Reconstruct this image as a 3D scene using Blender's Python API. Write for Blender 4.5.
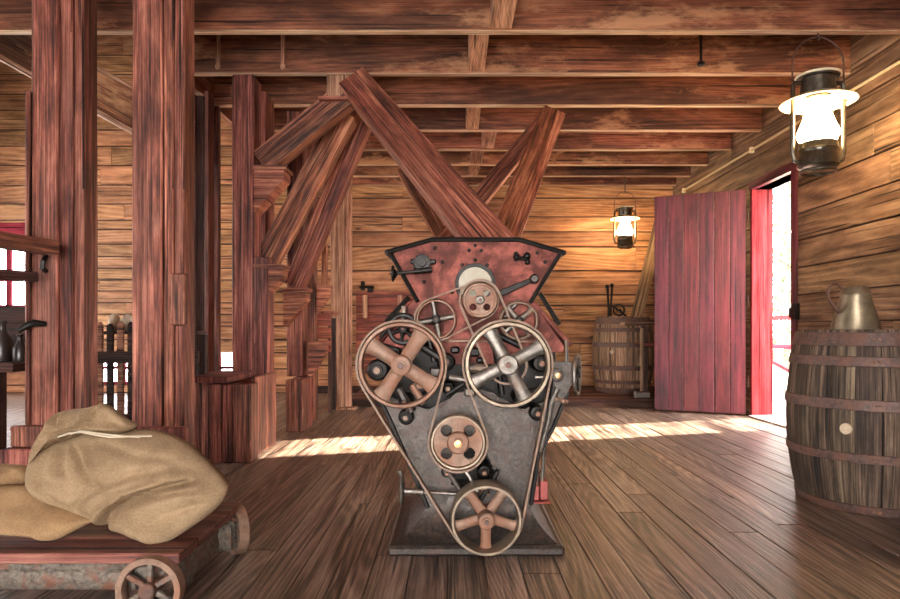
import bpy, bmesh, math, random
from mathutils import Vector, Matrix, noise
random.seed(7)
for o in list(bpy.data.objects): bpy.data.objects.remove(o)
scene = bpy.context.scene
C = scene.collection
# ---------------------------------------------------------------- camera, world, sun, exposure
F, CX, CY, EYE = 650.0, 454.0, 328.0, 1.0
cd = bpy.data.cameras.new('camera'); cam = bpy.data.objects.new('camera', cd); C.objects.link(cam)
cam.location = (0, 0, EYE); cam.rotation_euler = (math.pi/2, 0, 0)
cd.sensor_width = 36; cd.lens = F/900*36
cd.shift_x = (450-CX)/900; cd.shift_y = (CY-299.5)/900
cd.clip_start = 0.05; cd.clip_end = 200
scene.camera = cam
w = bpy.data.worlds.new('world'); scene.world = w; w.use_nodes = True
bg = w.node_tree.nodes['Background']
bg.inputs[0].default_value = (1.0, 0.965, 0.93, 1); bg.inputs[1].default_value = 14.0
sl = bpy.data.lights.new('sun', 'SUN'); sl.energy = 40; sl.angle = 0.02; sl.color = (1, 0.86, 0.68)
sun = bpy.data.objects.new('sun', sl); C.objects.link(sun)
sun.rotation_euler = Vector((-0.93, -0.28, -0.47)).to_track_quat('-Z', 'Y').to_euler()
sun.location = (12, 10, 6)
vs = scene.view_settings
vs.view_transform = 'Standard'; vs.look = 'None'; vs.gamma = 1.0; vs.use_curve_mapping = False
vs.exposure = 0.92

def S(px, py, Y): return Vector(((px-CX)*Y/F, Y, EYE-(py-CY)*Y/F))

# ---------------------------------------------------------------- materials
class N:
    def __init__(s, name):
        m = bpy.data.materials.new(name); m.use_nodes = True; s.m = m; s.t = m.node_tree
        s.b = s.t.nodes['Principled BSDF']
    def n(s, typ, ins={}, **kw):
        nd = s.t.nodes.new(typ)
        for k, v in kw.items(): setattr(nd, k, v)
        for k, v in ins.items():
            if isinstance(v, bpy.types.NodeSocket): s.t.links.new(v, nd.inputs[k])
            else: nd.inputs[k].default_value = v
        return nd
    def math(s, op, a, b=0.0, clamp=False):
        return s.n('ShaderNodeMath', {0: a, 1: b}, operation=op, use_clamp=clamp).outputs[0]
    def ramp(s, f, stops):
        nd = s.n('ShaderNodeValToRGB', {0: f}); cr = nd.color_ramp
        while len(cr.elements) < len(stops): cr.elements.new(0.5)
        for e, (p, c) in zip(cr.elements, stops):
            e.position = p; e.color = (*c, 1) if len(c) == 3 else c
        return nd.outputs[0]
    def mix(s, f, a, b, blend='MIX'):
        nd = s.n('ShaderNodeMix', data_type='RGBA', blend_type=blend)
        for k, v in ((0, f), (6, a), (7, b)):
            if isinstance(v, bpy.types.NodeSocket): s.t.links.new(v, nd.inputs[k])
            else: nd.inputs[k].default_value = (*v, 1) if isinstance(v, tuple) and len(v) == 3 else v
        return nd.outputs[2]
    def set(s, **kw):
        for k, v in kw.items():
            k = k.replace('_', ' ')
            if isinstance(v, bpy.types.NodeSocket): s.t.links.new(v, s.b.inputs[k])
            else: s.b.inputs[k].default_value = (*v, 1) if isinstance(v, tuple) and len(v) == 3 else v
    def bump(s, h, strength, dist=0.01):
        bn = s.n('ShaderNodeBump', {'Strength': strength, 'Distance': dist, 'Height': h})
        s.t.links.new(bn.outputs[0], s.b.inputs['Normal'])

def g(v): return (v, v, v)

def wood(name, dark, mid, light, rough=0.6, stain=0.75, ring=6.0, var=0.45, bump=0.8, spec=0.35, stain_lo=0.4, pale=None, ringamp=0.16, fa=1.5, sa=1.3, ba=1.1):
    k = N(name)
    uv = k.n('ShaderNodeTexCoord').outputs['UV']
    rnd = k.n('ShaderNodeObjectInfo').outputs['Random']
    off = k.n('ShaderNodeCombineXYZ', {0: k.math('MULTIPLY', rnd, 37.3), 1: k.math('MULTIPLY', rnd, 91.7), 2: k.math('MULTIPLY', rnd, 13.1)}).outputs[0]
    vec = k.n('ShaderNodeVectorMath', {0: uv, 1: off}, operation='ADD').outputs[0]
    def mp(x, y): return k.n('ShaderNodeMapping', {'Vector': vec, 'Scale': (x, y, 1)}).outputs[0]
    warp = k.n('ShaderNodeTexNoise', {'Vector': mp(0.22, 1.7), 'Scale': 1.0, 'Detail': 1.5}).outputs[0]
    sp = k.n('ShaderNodeSeparateXYZ', {0: vec})
    ringc = k.math('ADD', k.math('MULTIPLY', sp.outputs[1], ring*2), k.math('MULTIPLY', warp, ring*2.6))
    rings = k.math('MULTIPLY', k.math('PINGPONG', ringc, 0.5), 2.0)
    rings = k.math('POWER', rings, 1.7)
    fib = k.n('ShaderNodeTexNoise', {'Vector': mp(2.2, 110), 'Scale': 1.0, 'Detail': 5.0, 'Roughness': 0.7}).outputs[0]
    blot = k.n('ShaderNodeTexNoise', {'Vector': mp(2.2, 9.0), 'Scale': 1.0, 'Detail': 8.0, 'Roughness': 0.68}).outputs[0]
    strk = k.n('ShaderNodeTexNoise', {'Vector': mp(0.7, 26), 'Scale': 1.0, 'Detail': 4.0, 'Roughness': 0.6}).outputs[0]
    f = 0.5
    for tex, mean, amp in ((rings, 0.37, ringamp), (fib, 0.5, fa), (blot, 0.5, ba), (strk, 0.5, sa)):
        f = k.math('ADD', f, k.math('MULTIPLY', k.math('SUBTRACT', tex, mean), amp))
    col = k.ramp(f, [(0.16, dark), (0.5, mid), (0.86, light)])
    crk = k.ramp(k.n('ShaderNodeTexNoise', {'Vector': mp(0.6, 44), 'Scale': 1.0, 'Detail': 2.5}).outputs[0], [(0.33, g(0.12)), (0.385, g(1.0))])
    col = k.mix(1.0, col, crk, 'MULTIPLY')
    # knots
    vor = k.n('ShaderNodeTexVoronoi', {'Vector': mp(0.9, 2.6), 'Scale': 1.0}).outputs['Distance']
    kn = k.ramp(vor, [(0.035, g(0.0)), (0.075, g(1.0))])
    col = k.mix(kn, tuple(c*0.35 for c in dark), col)
    # old stains and grime with a shape of their own
    st = k.n('ShaderNodeTexNoise', {'Vector': mp(0.8, 2.4), 'Scale': 1.0, 'Detail': 6.0, 'Roughness': 0.62, 'Distortion': 0.6}).outputs[0]
    sm = k.ramp(st, [(stain_lo, g(0.0)), (stain_lo+0.14, g(1.0))])
    col = k.mix(k.math('MULTIPLY', k.math('SUBTRACT', 1.0, sm), stain), col, k.mix(1.0, col, g(0.28), 'MULTIPLY'))
    if pale:
        pm = k.ramp(k.n('ShaderNodeTexNoise', {'Vector': mp(1.1, 3.1), 'Scale': 0.8, 'Detail': 7.0, 'Roughness': 0.7}).outputs[0], [(0.54, g(0.0)), (0.62, g(1.0))])
        col = k.mix(k.math('MULTIPLY', pm, 0.7), col, pale)
    val = k.math('ADD', k.math('MULTIPLY', k.math('FRACT', k.math('MULTIPLY', rnd, 7.77)), var), 1.0-var/2)
    hs = k.n('ShaderNodeHueSaturation', {'Color': col, 'Value': val, 'Hue': k.math('ADD', k.math('MULTIPLY', rnd, 0.016), 0.492)}).outputs[0]
    k.set(Base_Color=hs, Roughness=k.math('ADD', k.math('MULTIPLY', blot, 0.3), rough-0.15), Specular_IOR_Level=spec)
    h = k.math('ADD', k.math('MULTIPLY', fib, 0.7), k.math('ADD', k.math('MULTIPLY', rings, 0.25), k.math('MULTIPLY', kn, 0.3)))
    h = k.math('ADD', h, k.math('MULTIPLY', crk, 0.8))
    k.bump(h, bump, 0.006)
    return k.m

M = {}
M['post'] = wood('post_wood', (0.03, 0.008, 0.006), (0.23, 0.064, 0.043), (0.55, 0.21, 0.145), 0.6, 0.7, 9)
M['brace'] = wood('brace_wood', (0.04, 0.010, 0.007), (0.27, 0.080, 0.046), (0.60, 0.25, 0.15), 0.6, 0.55, 10)
M['joist'] = wood('joist_wood', (0.04, 0.010, 0.006), (0.27, 0.088, 0.045), (0.52, 0.225, 0.12), 0.65, 0.85, 8, stain_lo=0.44, pale=(0.55, 0.27, 0.14), fa=0.9, sa=0.6, ba=0.9)
M['block'] = wood('block_wood', (0.12, 0.05, 0.03), (0.42, 0.2, 0.12), (0.68, 0.4, 0.27), 0.6, 0.3, 16)
M['lit_edge_strip'] = wood('lit_edge_tint', (0.3, 0.14, 0.08), (0.62, 0.38, 0.24), (0.8, 0.58, 0.4), 0.6, 0.35, 10, var=0.3)  # pale tint imitating light caught on the joist undersides
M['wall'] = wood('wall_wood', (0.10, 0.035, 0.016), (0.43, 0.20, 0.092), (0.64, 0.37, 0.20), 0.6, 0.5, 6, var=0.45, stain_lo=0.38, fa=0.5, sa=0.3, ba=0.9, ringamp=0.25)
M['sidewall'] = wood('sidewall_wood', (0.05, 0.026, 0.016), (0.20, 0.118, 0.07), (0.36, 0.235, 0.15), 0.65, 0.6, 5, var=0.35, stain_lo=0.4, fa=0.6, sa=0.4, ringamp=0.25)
M['darkwood'] = wood('dark_wood', (0.008, 0.003, 0.002), (0.05, 0.016, 0.011), (0.14, 0.055, 0.038), 0.6, 0.5, 9)
M['floor'] = wood('floor_wood', (0.025, 0.014, 0.010), (0.19, 0.125, 0.094), (0.39, 0.285, 0.225), 0.38, 0.6, 16, var=0.4, bump=0.55, spec=0.5, stain_lo=0.36, ringamp=0.3)
M['stave'] = wood('stave_wood', (0.012, 0.008, 0.006), (0.085, 0.055, 0.036), (0.25, 0.18, 0.12), 0.7, 0.7, 9, var=0.5)
M['farstave'] = wood('far_stave_wood', (0.06, 0.03, 0.02), (0.30, 0.17, 0.10), (0.58, 0.40, 0.27), 0.7, 0.7, 9, var=0.5)
M['deck'] = wood('cart_deck_wood', (0.045, 0.014, 0.01), (0.20, 0.07, 0.05), (0.38, 0.17, 0.12), 0.55, 0.5, 7)
M['reddoor'] = wood('red_painted_wood', (0.03, 0.004, 0.007), (0.105, 0.011, 0.02), (0.17, 0.026, 0.038), 0.5, 0.6, 4, var=0.25, bump=0.35, spec=0.5, stain_lo=0.36, pale=(0.13, 0.026, 0.03))
M['redframe'] = wood('red_frame_paint', (0.09, 0.010, 0.016), (0.20, 0.024, 0.036), (0.27, 0.04, 0.055), 0.8, 0.25, 3, var=0.1, bump=0.2, spec=0.04)
M['redfar'] = wood('red_partition_wood', (0.07, 0.014, 0.008), (0.27, 0.066, 0.034), (0.42, 0.13, 0.07), 0.55, 0.6, 6)
M['porch'] = wood('porch_wood', (0.35, 0.27, 0.24), (0.6, 0.5, 0.45), (0.8, 0.7, 0.65), 0.7, 0.2, 6)

def metal(name, a, b, rough=0.45, metallic=0.85, sc=30, bump=0.25, rust=None, rf=0.5, spec=0.5):
    k = N(name)
    oc = k.n('ShaderNodeTexCoord').outputs['Object']
    n1 = k.n('ShaderNodeTexNoise', {'Vector': oc, 'Scale': sc, 'Detail': 6.0, 'Roughness': 0.7}).outputs[0]
    n2 = k.n('ShaderNodeTexNoise', {'Vector': oc, 'Scale': sc*0.3, 'Detail': 5.0, 'Roughness': 0.6, 'Distortion': 0.5}).outputs[0]
    col = k.ramp(n1, [(0.3, a), (0.7, b)])
    if rust:
        rm = k.ramp(n2, [(rf-0.06, g(0.0)), (rf+0.08, g(1.0))])
        col = k.mix(rm, col, k.mix(n1, tuple(c*0.35 for c in rust), rust))
        k.set(Metallic=k.math('MULTIPLY', k.math('SUBTRACT', 1.0, rm), metallic))
    else:
        k.set(Metallic=metallic)
    k.set(Base_Color=col, Roughness=k.math('ADD', k.math('MULTIPLY', n2, 0.4), rough-0.2), Specular_IOR_Level=spec)
    k.bump(n1, bump, 0.004)
    return k.m
M['iron'] = metal('dark_cast_iron', (0.02, 0.017, 0.015), (0.095, 0.078, 0.068), 0.45, 0.6, 60, 0.45, (0.10, 0.05, 0.036), 0.58)
M['blackiron'] = metal('black_iron', (0.004, 0.0035, 0.003), (0.022, 0.018, 0.016), 0.45, 0.5, 40, spec=0.3)
M['greyiron'] = metal('grey_iron', (0.10, 0.09, 0.08), (0.27, 0.24, 0.21), 0.5, 0.8, 35, 0.25, (0.28, 0.18, 0.12), 0.58)
M['rustiron'] = metal('rusty_iron', (0.16, 0.095, 0.065), (0.33, 0.21, 0.15), 0.6, 0.35, 25, 0.3, (0.36, 0.17, 0.10), 0.48)
M['worniron'] = metal('worn_bright_iron', (0.17, 0.125, 0.088), (0.34, 0.27, 0.195), 0.5, 0.5, 20, 0.15, (0.4, 0.25, 0.16), 0.62)
M['steel'] = metal('bright_steel', (0.25, 0.22, 0.19), (0.42, 0.37, 0.32), 0.45, 0.9, 20, 0.1)
M['brass'] = metal('brass', (0.4, 0.2, 0.09), (0.65, 0.38, 0.18), 0.35, 1.0, 30, 0.1)
M['hoop'] = metal('hoop_iron', (0.05, 0.032, 0.028), (0.17, 0.11, 0.095), 0.55, 0.5, 40, 0.3, (0.2, 0.09, 0.06), 0.5)
M['redplate'] = metal('worn_red_paint', (0.10, 0.022, 0.016), (0.37, 0.105, 0.077), 0.62, 0.1, 22, 0.5, (0.13, 0.034, 0.024), 0.5, spec=0.22)
M['redbox'] = metal('red_enamel', (0.22, 0.035, 0.03), (0.34, 0.07, 0.06), 0.4, 0.2, 30, 0.1)
M['castcart'] = metal('weathered_cast_frame', (0.045, 0.038, 0.032), (0.25, 0.21, 0.17), 0.6, 0.3, 55, 1.0, (0.24, 0.10, 0.06), 0.55)
M['tin'] = metal('tin_plate', (0.16, 0.12, 0.075), (0.33, 0.26, 0.17), 0.45, 0.6, 14, 0.1)
M['belt'] = metal('leather_belt', (0.14, 0.085, 0.055), (0.30, 0.20, 0.14), 0.65, 0.0, 40, 0.2)
M['lampiron'] = metal('lantern_metal', (0.05, 0.043, 0.033), (0.14, 0.12, 0.09), 0.35, 0.8, 25, 0.1)
M['enamel'] = metal('cream_enamel', (0.75, 0.66, 0.45), (0.9, 0.82, 0.62), 0.3, 0.0, 10, 0.05)
M['cream'] = metal('cream_dial', (0.26, 0.22, 0.15), (0.42, 0.37, 0.27), 0.45, 0.0, 12, 0.08)
M['pipe'] = metal('conduit_paint', (0.5, 0.4, 0.25), (0.7, 0.58, 0.38), 0.5, 0.2, 20, 0.1)
M['leaf'] = metal('tree_leaves', (0.02, 0.03, 0.008), (0.09, 0.11, 0.035), 0.6, 0.0, 3, 0.0)
M['bark'] = metal('tree_bark', (0.03, 0.024, 0.018), (0.10, 0.08, 0.06), 0.8, 0.0, 14, 0.6)
M['ground'] = metal('pale_ground', (0.5, 0.46, 0.36), (0.75, 0.7, 0.58), 0.9, 0.0, 3, 0.3)
M['jug'] = metal('dark_stoneware', (0.006, 0.004, 0.004), (0.03, 0.018, 0.014), 0.35, 0.0, 12, 0.1)
M['stone'] = metal('pale_wood_plug', (0.4, 0.29, 0.19), (0.62, 0.5, 0.36), 0.6, 0.0, 60, 0.2)

def burlap(name, a, b, sc=430):
    k = N(name)
    oc = k.n('ShaderNodeTexCoord').outputs['UV']
    w1 = k.n('ShaderNodeTexWave', {'Vector': oc, 'Scale': sc*0.25, 'Distortion': 1.5, 'Detail': 2.0, 'Detail Scale': 3.0}, bands_direction='X').outputs[1]
    w2 = k.n('ShaderNodeTexWave', {'Vector': oc, 'Scale': sc*0.25, 'Distortion': 1.5, 'Detail': 2.0, 'Detail Scale': 3.0}, bands_direction='Y').outputs[1]
    n1 = k.n('ShaderNodeTexNoise', {'Vector': oc, 'Scale': 9.0, 'Detail': 5.0, 'Roughness': 0.65}).outputs[0]
    n2 = k.n('ShaderNodeTexNoise', {'Vector': oc, 'Scale': 120.0, 'Detail': 3.0}).outputs[0]
    wv = k.math('MULTIPLY', k.math('ADD', w1, w2), 0.5)
    f = k.math('ADD', k.math('MULTIPLY', wv, 0.35), k.math('ADD', k.math('MULTIPLY', n1, 0.5), k.math('MULTIPLY', n2, 0.3)))
    k.set(Base_Color=k.ramp(f, [(0.3, a), (0.8, b)]), Roughness=0.9, Specular_IOR_Level=0.15)
    k.bump(k.math('ADD', wv, n2), 0.5, 0.003)
    return k.m
M['burlap'] = burlap('burlap', (0.13, 0.083, 0.045), (0.45, 0.315, 0.19))
M['burlap2'] = burlap('burlap_tan', (0.15, 0.085, 0.042), (0.48, 0.31, 0.165))
M['whitecloth'] = burlap('white_cotton', (0.6, 0.5, 0.36), (0.9, 0.82, 0.66))
M['cord'] = burlap('cotton_cord', (0.5, 0.42, 0.3), (0.75, 0.66, 0.5))

def emit(name, col, s):
    k = N(name); k.set(Base_Color=col, Emission_Color=col, Emission_Strength=s, Roughness=0.4); return k.m
M['flame'] = emit('lamp_glow', (1.0, 0.73, 0.42), 85.0)
def glassmat(name, tint=(1, 1, 1), f=0.1):
    k = N(name); out = k.t.nodes['Material Output']
    tr = k.n('ShaderNodeBsdfTransparent', {0: (*tint, 1)}); gl = k.n('ShaderNodeBsdfGlossy', {'Roughness': 0.05})
    mx = k.n('ShaderNodeMixShader', {0: f, 1: tr.outputs[0], 2: gl.outputs[0]})
    k.t.links.new(mx.outputs[0], out.inputs[0]); return k.m
M['glass'] = glassmat('lamp_glass', (1, 0.97, 0.9), 0.08)
M['pane'] = glassmat('window_glass', (0.95, 0.97, 1), 0.06)

# ---------------------------------------------------------------- mesh helpers (vertices in world space)
class MB:
    def __init__(s): s.bm = bmesh.new(); s.uv = s.bm.loops.layers.uv.new('UVMap')
    def _uvbox(s, faces, o, ax, a2, a3):
        for f in faces:
            n = f.normal
            for l in f.loops:
                d = l.vert.co-o
                if abs(n.dot(ax)) > 0.9: l[s.uv].uv = (d.dot(a2)*0.15, d.dot(a3))
                elif abs(n.dot(a2)) > abs(n.dot(a3)): l[s.uv].uv = (d.dot(ax), d.dot(a3)+0.77)
                else: l[s.uv].uv = (d.dot(ax), d.dot(a2))
    def board(s, p0, p1, w, t, wdir=(0, 0, 1), bev=0.004, jit=0.0, w1=None, segs=1):
        """timber from p0 to p1 (centre line); w along wdir, t across"""
        p0, p1 = Vector(p0), Vector(p1); ax = (p1-p0).normalized(); wd = Vector(wdir); wd = (wd-ax*wd.dot(ax)).normalized()
        td = ax.cross(wd); w1 = w if w1 is None else w1
        vs = []
        for i in range(segs+1):
            q = i/segs; p = p0.lerp(p1, q); ww = w+(w1-w)*q
            for a, b in ((-1, -1), (1, -1), (1, 1), (-1, 1)):
                j = Vector((random.uniform(-jit, jit), random.uniform(-jit, jit), random.uniform(-jit, jit))) if jit and 0 < i < segs else Vector()
                vs.append(s.bm.verts.new(p+wd*(a*ww/2)+td*(b*t/2)+j))
        fs = []
        for i in range(segs):
            for k in range(4):
                a, b = i*4+k, i*4+(k+1) % 4
                fs.append(s.bm.faces.new((vs[a], vs[b], vs[b+4], vs[a+4])))
        fs.append(s.bm.faces.new((vs[3], vs[2], vs[1], vs[0]))); n = segs*4
        fs.append(s.bm.faces.new((vs[n], vs[n+1], vs[n+2], vs[n+3])))
        bmesh.ops.recalc_face_normals(s.bm, faces=fs)
        if bev:
            es = [e for e in {e for f in fs for e in f.edges} if e.calc_face_angle(0) > 0.5]
            r = bmesh.ops.bevel(s.bm, geom=es, offset=bev, segments=1, affect='EDGES')
            fs = list({f for v in r['verts'] for f in v.link_faces} | {f for f in fs if f.is_valid})
        for f in fs: f.normal_update()
        s._uvbox(fs, p0, ax, wd, td); return s
    def box(s, lo, hi, bev=0.004, axis=None):
        lo, hi = Vector(lo), Vector(hi); d = hi-lo; c = (lo+hi)/2
        a = max(range(3), key=lambda i: d[i]) if axis is None else axis
        p0, p1 = c.copy(), c.copy(); p0[a] = lo[a]; p1[a] = hi[a]
        b = (a+1) % 3; wd = Vector((0, 0, 0)); wd[b] = 1
        return s.board(p0, p1, d[b], d[3-a-b], wd, bev)
    def prism(s, pts, y0, y1, bev=0.0):
        """polygon in (x,z) extruded along y"""
        a = [s.bm.verts.new((x, y0, z)) for x, z in pts]; b = [s.bm.verts.new((x, y1, z)) for x, z in pts]
        n = len(pts); fs = [s.bm.faces.new(a), s.bm.faces.new(b[::-1])]
        for i in range(n): fs.append(s.bm.faces.new((a[i], b[i], b[(i+1) % n], a[(i+1) % n])))
        bmesh.ops.recalc_face_normals(s.bm, faces=fs)
        if bev:
            r = bmesh.ops.bevel(s.bm, geom=list({e for f in fs for e in f.edges}), offset=bev, segments=2, affect='EDGES')
            fs = list({f for v in r['verts'] for f in v.link_faces} | {f for f in fs if f.is_valid})
        for f in fs:
            f.normal_update()
            for l in f.loops: l[s.uv].uv = (l.vert.co.x+l.vert.co.y, l.vert.co.z)
        return s
    def tube(s, pts, r, n=8, closed=False, rb=None, flat=None):
        """circular sweep; flat=(axis vector, half width) makes a ribbon"""
        pts = [Vector(p) for p in pts]; m = len(pts); rings = []; ref = None; L = 0
        rs = r if isinstance(r, (list, tuple)) else [r]*m
        for i, p in enumerate(pts):
            a = pts[(i-1) % m] if closed or i else p; b = pts[(i+1) % m] if closed or i < m-1 else p
            t = (b-a).normalized()
            if flat: u = Vector(flat[0]).normalized(); v = t.cross(u).normalized()
            else:
                if ref is None:
                    ref = Vector((0, 0, 1)) if abs(t.z) < 0.9 else Vector((1, 0, 0))
                u = (ref-t*ref.dot(t)).normalized(); v = t.cross(u); ref = u
            ring = []
            if flat:
                for q, e in ((-1, -1), (1, -1), (1, 1), (-1, 1)): ring.append(s.bm.verts.new(p+u*flat[1]*q+v*rs[i]*e))
            else:
                for k in range(n):
                    an = 2*math.pi*k/n; ring.append(s.bm.verts.new(p+u*math.cos(an)*rs[i]+v*math.sin(an)*rs[i]))
            rings.append(ring)
        n = len(rings[0]); fs = []
        for i in range(m if closed else m-1):
            A, B = rings[i], rings[(i+1) % m]
            for k in range(n):
                f = s.bm.faces.new((A[k], A[(k+1) % n], B[(k+1) % n], B[k])); fs.append(f)
                for l, uv in zip(f.loops, ((i, k), (i, k+1), (i+1, k+1), (i+1, k))): l[s.uv].uv = (uv[0]*0.05, uv[1]*0.02)
        if not closed: fs.append(s.bm.faces.new(rings[0][::-1])); fs.append(s.bm.faces.new(rings[-1]))
        bmesh.ops.recalc_face_normals(s.bm, faces=fs); return s
    def lathe(s, prof, o, d=(0, 0, 1), n=24, closed=False, a0=0, a1=2*math.pi):
        """prof [(radius, height along d)]"""
        o = Vector(o); d = Vector(d).normalized(); u = Vector((1, 0, 0)) if abs(d.x) < 0.9 else Vector((0, 0, 1))
        u = (u-d*u.dot(d)).normalized(); v = d.cross(u); full = abs(a1-a0-2*math.pi) < 1e-6
        cols = []; m = n if full else n+1
        for k in range(m):
            an = a0+(a1-a0)*k/n; e = u*math.cos(an)+v*math.sin(an)
            cols.append([s.bm.verts.new(o+e*r+d*h) for r, h in prof])
        P = len(prof); fs = []
        for k in range(n):
            A, B = cols[k], cols[(k+1) % m]
            for i in range(P if closed else P-1):
                j = (i+1) % P
                f = s.bm.faces.new((A[i], A[j], B[j], B[i])); fs.append(f)
                for l in f.loops:
                    c = l.vert.co-o; l[s.uv].uv = (c.dot(d), math.atan2(c.dot(v), c.dot(u))*0.3)
        bmesh.ops.remove_doubles(s.bm, verts=[v for c in cols for v in c], dist=1e-6)
        fs = [f for f in fs if f.is_valid]
        bmesh.ops.recalc_face_normals(s.bm, faces=fs); return s
    def cyl(s, p0, p1, r, n=16, r1=None):
        p0, p1 = Vector(p0), Vector(p1); L = (p1-p0).length; r1 = r if r1 is None else r1; b = min(0.15*r, 0.01, L*0.2)
        return s.lathe([(0, 0), (r-b, 0), (r, b), (r1, L-b), (r1-b, L), (0, L)], p0, p1-p0, n)
    def sphere(s, c, r, sc=(1, 1, 1), n=12):
        c = Vector(c); prof = [(r*math.sin(math.pi*i/n), -r*math.cos(math.pi*i/n)) for i in range(n+1)]
        k0 = len(s.bm.verts); s.lathe(prof, c, (0, 0, 1), n*2)
        s.bm.verts.ensure_lookup_table()
        for v in s.bm.verts[k0:]: v.co = c+Vector(((v.co.x-c.x)*sc[0], (v.co.y-c.y)*sc[1], (v.co.z-c.z)*sc[2]))
        return s

def world_loc(o):
    v = Vector()
    while o: v += o.location; o = o.parent
    return v
def build(name, mb, mat, parent=None, loc=None, smooth=35, label=None):
    me = bpy.data.meshes.new(name); o = bpy.data.objects.new(name, me)
    base = world_loc(parent) if parent else Vector()
    org = Vector(loc) if loc is not None else base
    for v in mb.bm.verts: v.co -= org
    mb.bm.to_mesh(me); mb.bm.free()
    me.materials.append(M[mat] if isinstance(mat, str) else mat)
    for p in me.polygons: p.use_smooth = True
    me.set_sharp_from_angle(angle=math.radians(smooth))
    C.objects.link(o); o.parent = parent; o.location = org-base
    if label: o['label'] = label
    return o
def tag(o, label, cat=None, group=None, kind=None):
    o['label'] = label
    if cat: o['category'] = cat
    if group: o['group'] = group
    if kind: o['kind'] = kind
    return o
def thing(name, loc, label, cat, group=None, kind=None):
    o = bpy.data.objects.new(name, None); C.objects.link(o); o.location = loc; o.empty_display_size = 0.1
    return tag(o, label, cat, group, kind)
def copy_tree(o, parent=None, loc=None):
    c = o.copy(); C.objects.link(c); c.parent = parent
    if loc is not None: c.location = loc
    for ch in list(o.children): copy_tree(ch, c)
    return c

# ================================================================ SETTING
XR, YB, XL, HC = 3.37, 10.0, -7.6, 3.17
# ---- floor
fl = build('floor', MB().box((XL-0.3, -3.2, -0.25), (XR+0.25, YB+0.2, -0.028), 0), 'darkwood')
tag(fl, 'worn brown plank floor running towards the back wall', kind='structure')
x = -4.4; i = 0; PW = 0.152
while x < XR-0.01:
    wd = min(PW*random.uniform(0.92, 1.08), XR-x)
    cuts = [1.2]; yy = 1.2+random.uniform(0.7, 3.6)
    while yy < YB-0.8: cuts.append(yy); yy += random.uniform(2.4, 4.4)
    cuts.append(YB)
    for a, b in zip(cuts, cuts[1:]):
        dz = random.uniform(-0.003, 0.002)
        build('floor_plank', MB().board((x+wd/2, a+0.002, -0.014+dz), (x+wd/2, b-0.002, -0.014+dz), wd-0.004, 0.028, (1, 0, 0), 0.002), 'floor', fl)
    x += wd
mb = MB()
for k in range(20): mb.board((XL+0.08+k*0.16, -3.2, -0.014), (XL+0.08+k*0.16, YB, -0.014), 0.154, 0.028, (1, 0, 0), 0.003)
for k in range(49): mb.board((-4.32+k*0.157, -3.2, -0.014), (-4.32+k*0.157, 1.19, -0.014), 0.151, 0.028, (1, 0, 0), 0.003)
o = build('floor_planking', mb, 'floor', fl); o['kind'] = 'stuff'
# raised platform at the back right
pf = build('trim_1', MB().box((-1.36, 8.22, 0.0), (XR-0.01, 8.26, 0.072), 0.003), 'darkwood')
tag(pf, 'low dark riser board edging the raised floor at the back', kind='structure')
for k in range(12):
    y0 = 8.2+k*0.15
    build('platform_plank', MB().box((-1.36, y0, 0.072), (XR-0.01, min(y0+0.146, YB-0.005), 0.1), 0.003), 'darkwood' if k % 3 != 1 else 'deck', pf)

# ---- back wall (planks on dark backing, window opening at far left, low opening)
def rect_wall(mb, x0, x1, z0, z1, y0, y1, holes):
    xs = sorted({x0, x1, *[h[0] for h in holes], *[h[1] for h in holes]}); zs = sorted({z0, z1, *[h[2] for h in holes], *[h[3] for h in holes]})
    for a, b in zip(xs, xs[1:]):
        for c, d in zip(zs, zs[1:]):
            if any(h[0] <= (a+b)/2 <= h[1] and h[2] <= (c+d)/2 <= h[3] for h in holes): continue
            mb.box((a, y0, c), (b, y1, d), 0)
holes = [(-7.5, -6.5, 1.28, 2.35), (-5.9, -3.25, 0.12, 0.62)]
mb = MB(); rect_wall(mb, XL, XR+0.2, -0.2, 5.6, YB+0.03, YB+0.18, holes)
wb = build('wall_back', mb, 'darkwood'); tag(wb, 'golden brown horizontal plank wall at the back of the room', kind='structure')
def wall_rows(rows, x0, x1, cutsf, mat):
    for z0, z1 in zip(rows, rows[1:]):
        spans = [(x0, x1)]
        for hx0, hx1, hz0, hz1 in holes:
            if z1 > hz0+0.01 and z0 < hz1-0.01:
                ns = []
                for a, b in spans:
                    if b <= hx0 or a >= hx1: ns.append((a, b))
                    else:
                        if a < hx0: ns.append((a, hx0))
                        if b > hx1: ns.append((hx1, b))
                spans = ns
        for a, b in spans:
            cs = [a]+sorted(c for c in cutsf() if a+0.3 < c < b-0.3)+[b]
            for c, d in zip(cs, cs[1:]):
                dy = random.uniform(0, 0.006)
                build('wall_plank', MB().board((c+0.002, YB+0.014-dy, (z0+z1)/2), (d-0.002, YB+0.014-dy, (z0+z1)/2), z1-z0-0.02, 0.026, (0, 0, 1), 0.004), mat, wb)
wall_rows([0.1, 0.42, 0.76, 1.11, 1.35, 1.51, 1.88, 2.25, 2.48, 2.71, 3.0, 3.3, 3.55], -2.2, XR, lambda: [random.uniform(-0.8, 2.9)], 'wall')
wall_rows([0.0, 0.12, 0.37, 0.62, 0.82, 1.03, 1.21, 1.39, 1.57, 1.74, 1.92, 2.1, 2.29, 2.52, 2.66, 2.91, 3.2, 3.5, 3.8, 4.05, 4.35, 4.6, 4.9, 5.2, 5.6], XL, -2.2, lambda: [random.uniform(-5.6, -4.5)], 'wall')
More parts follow.
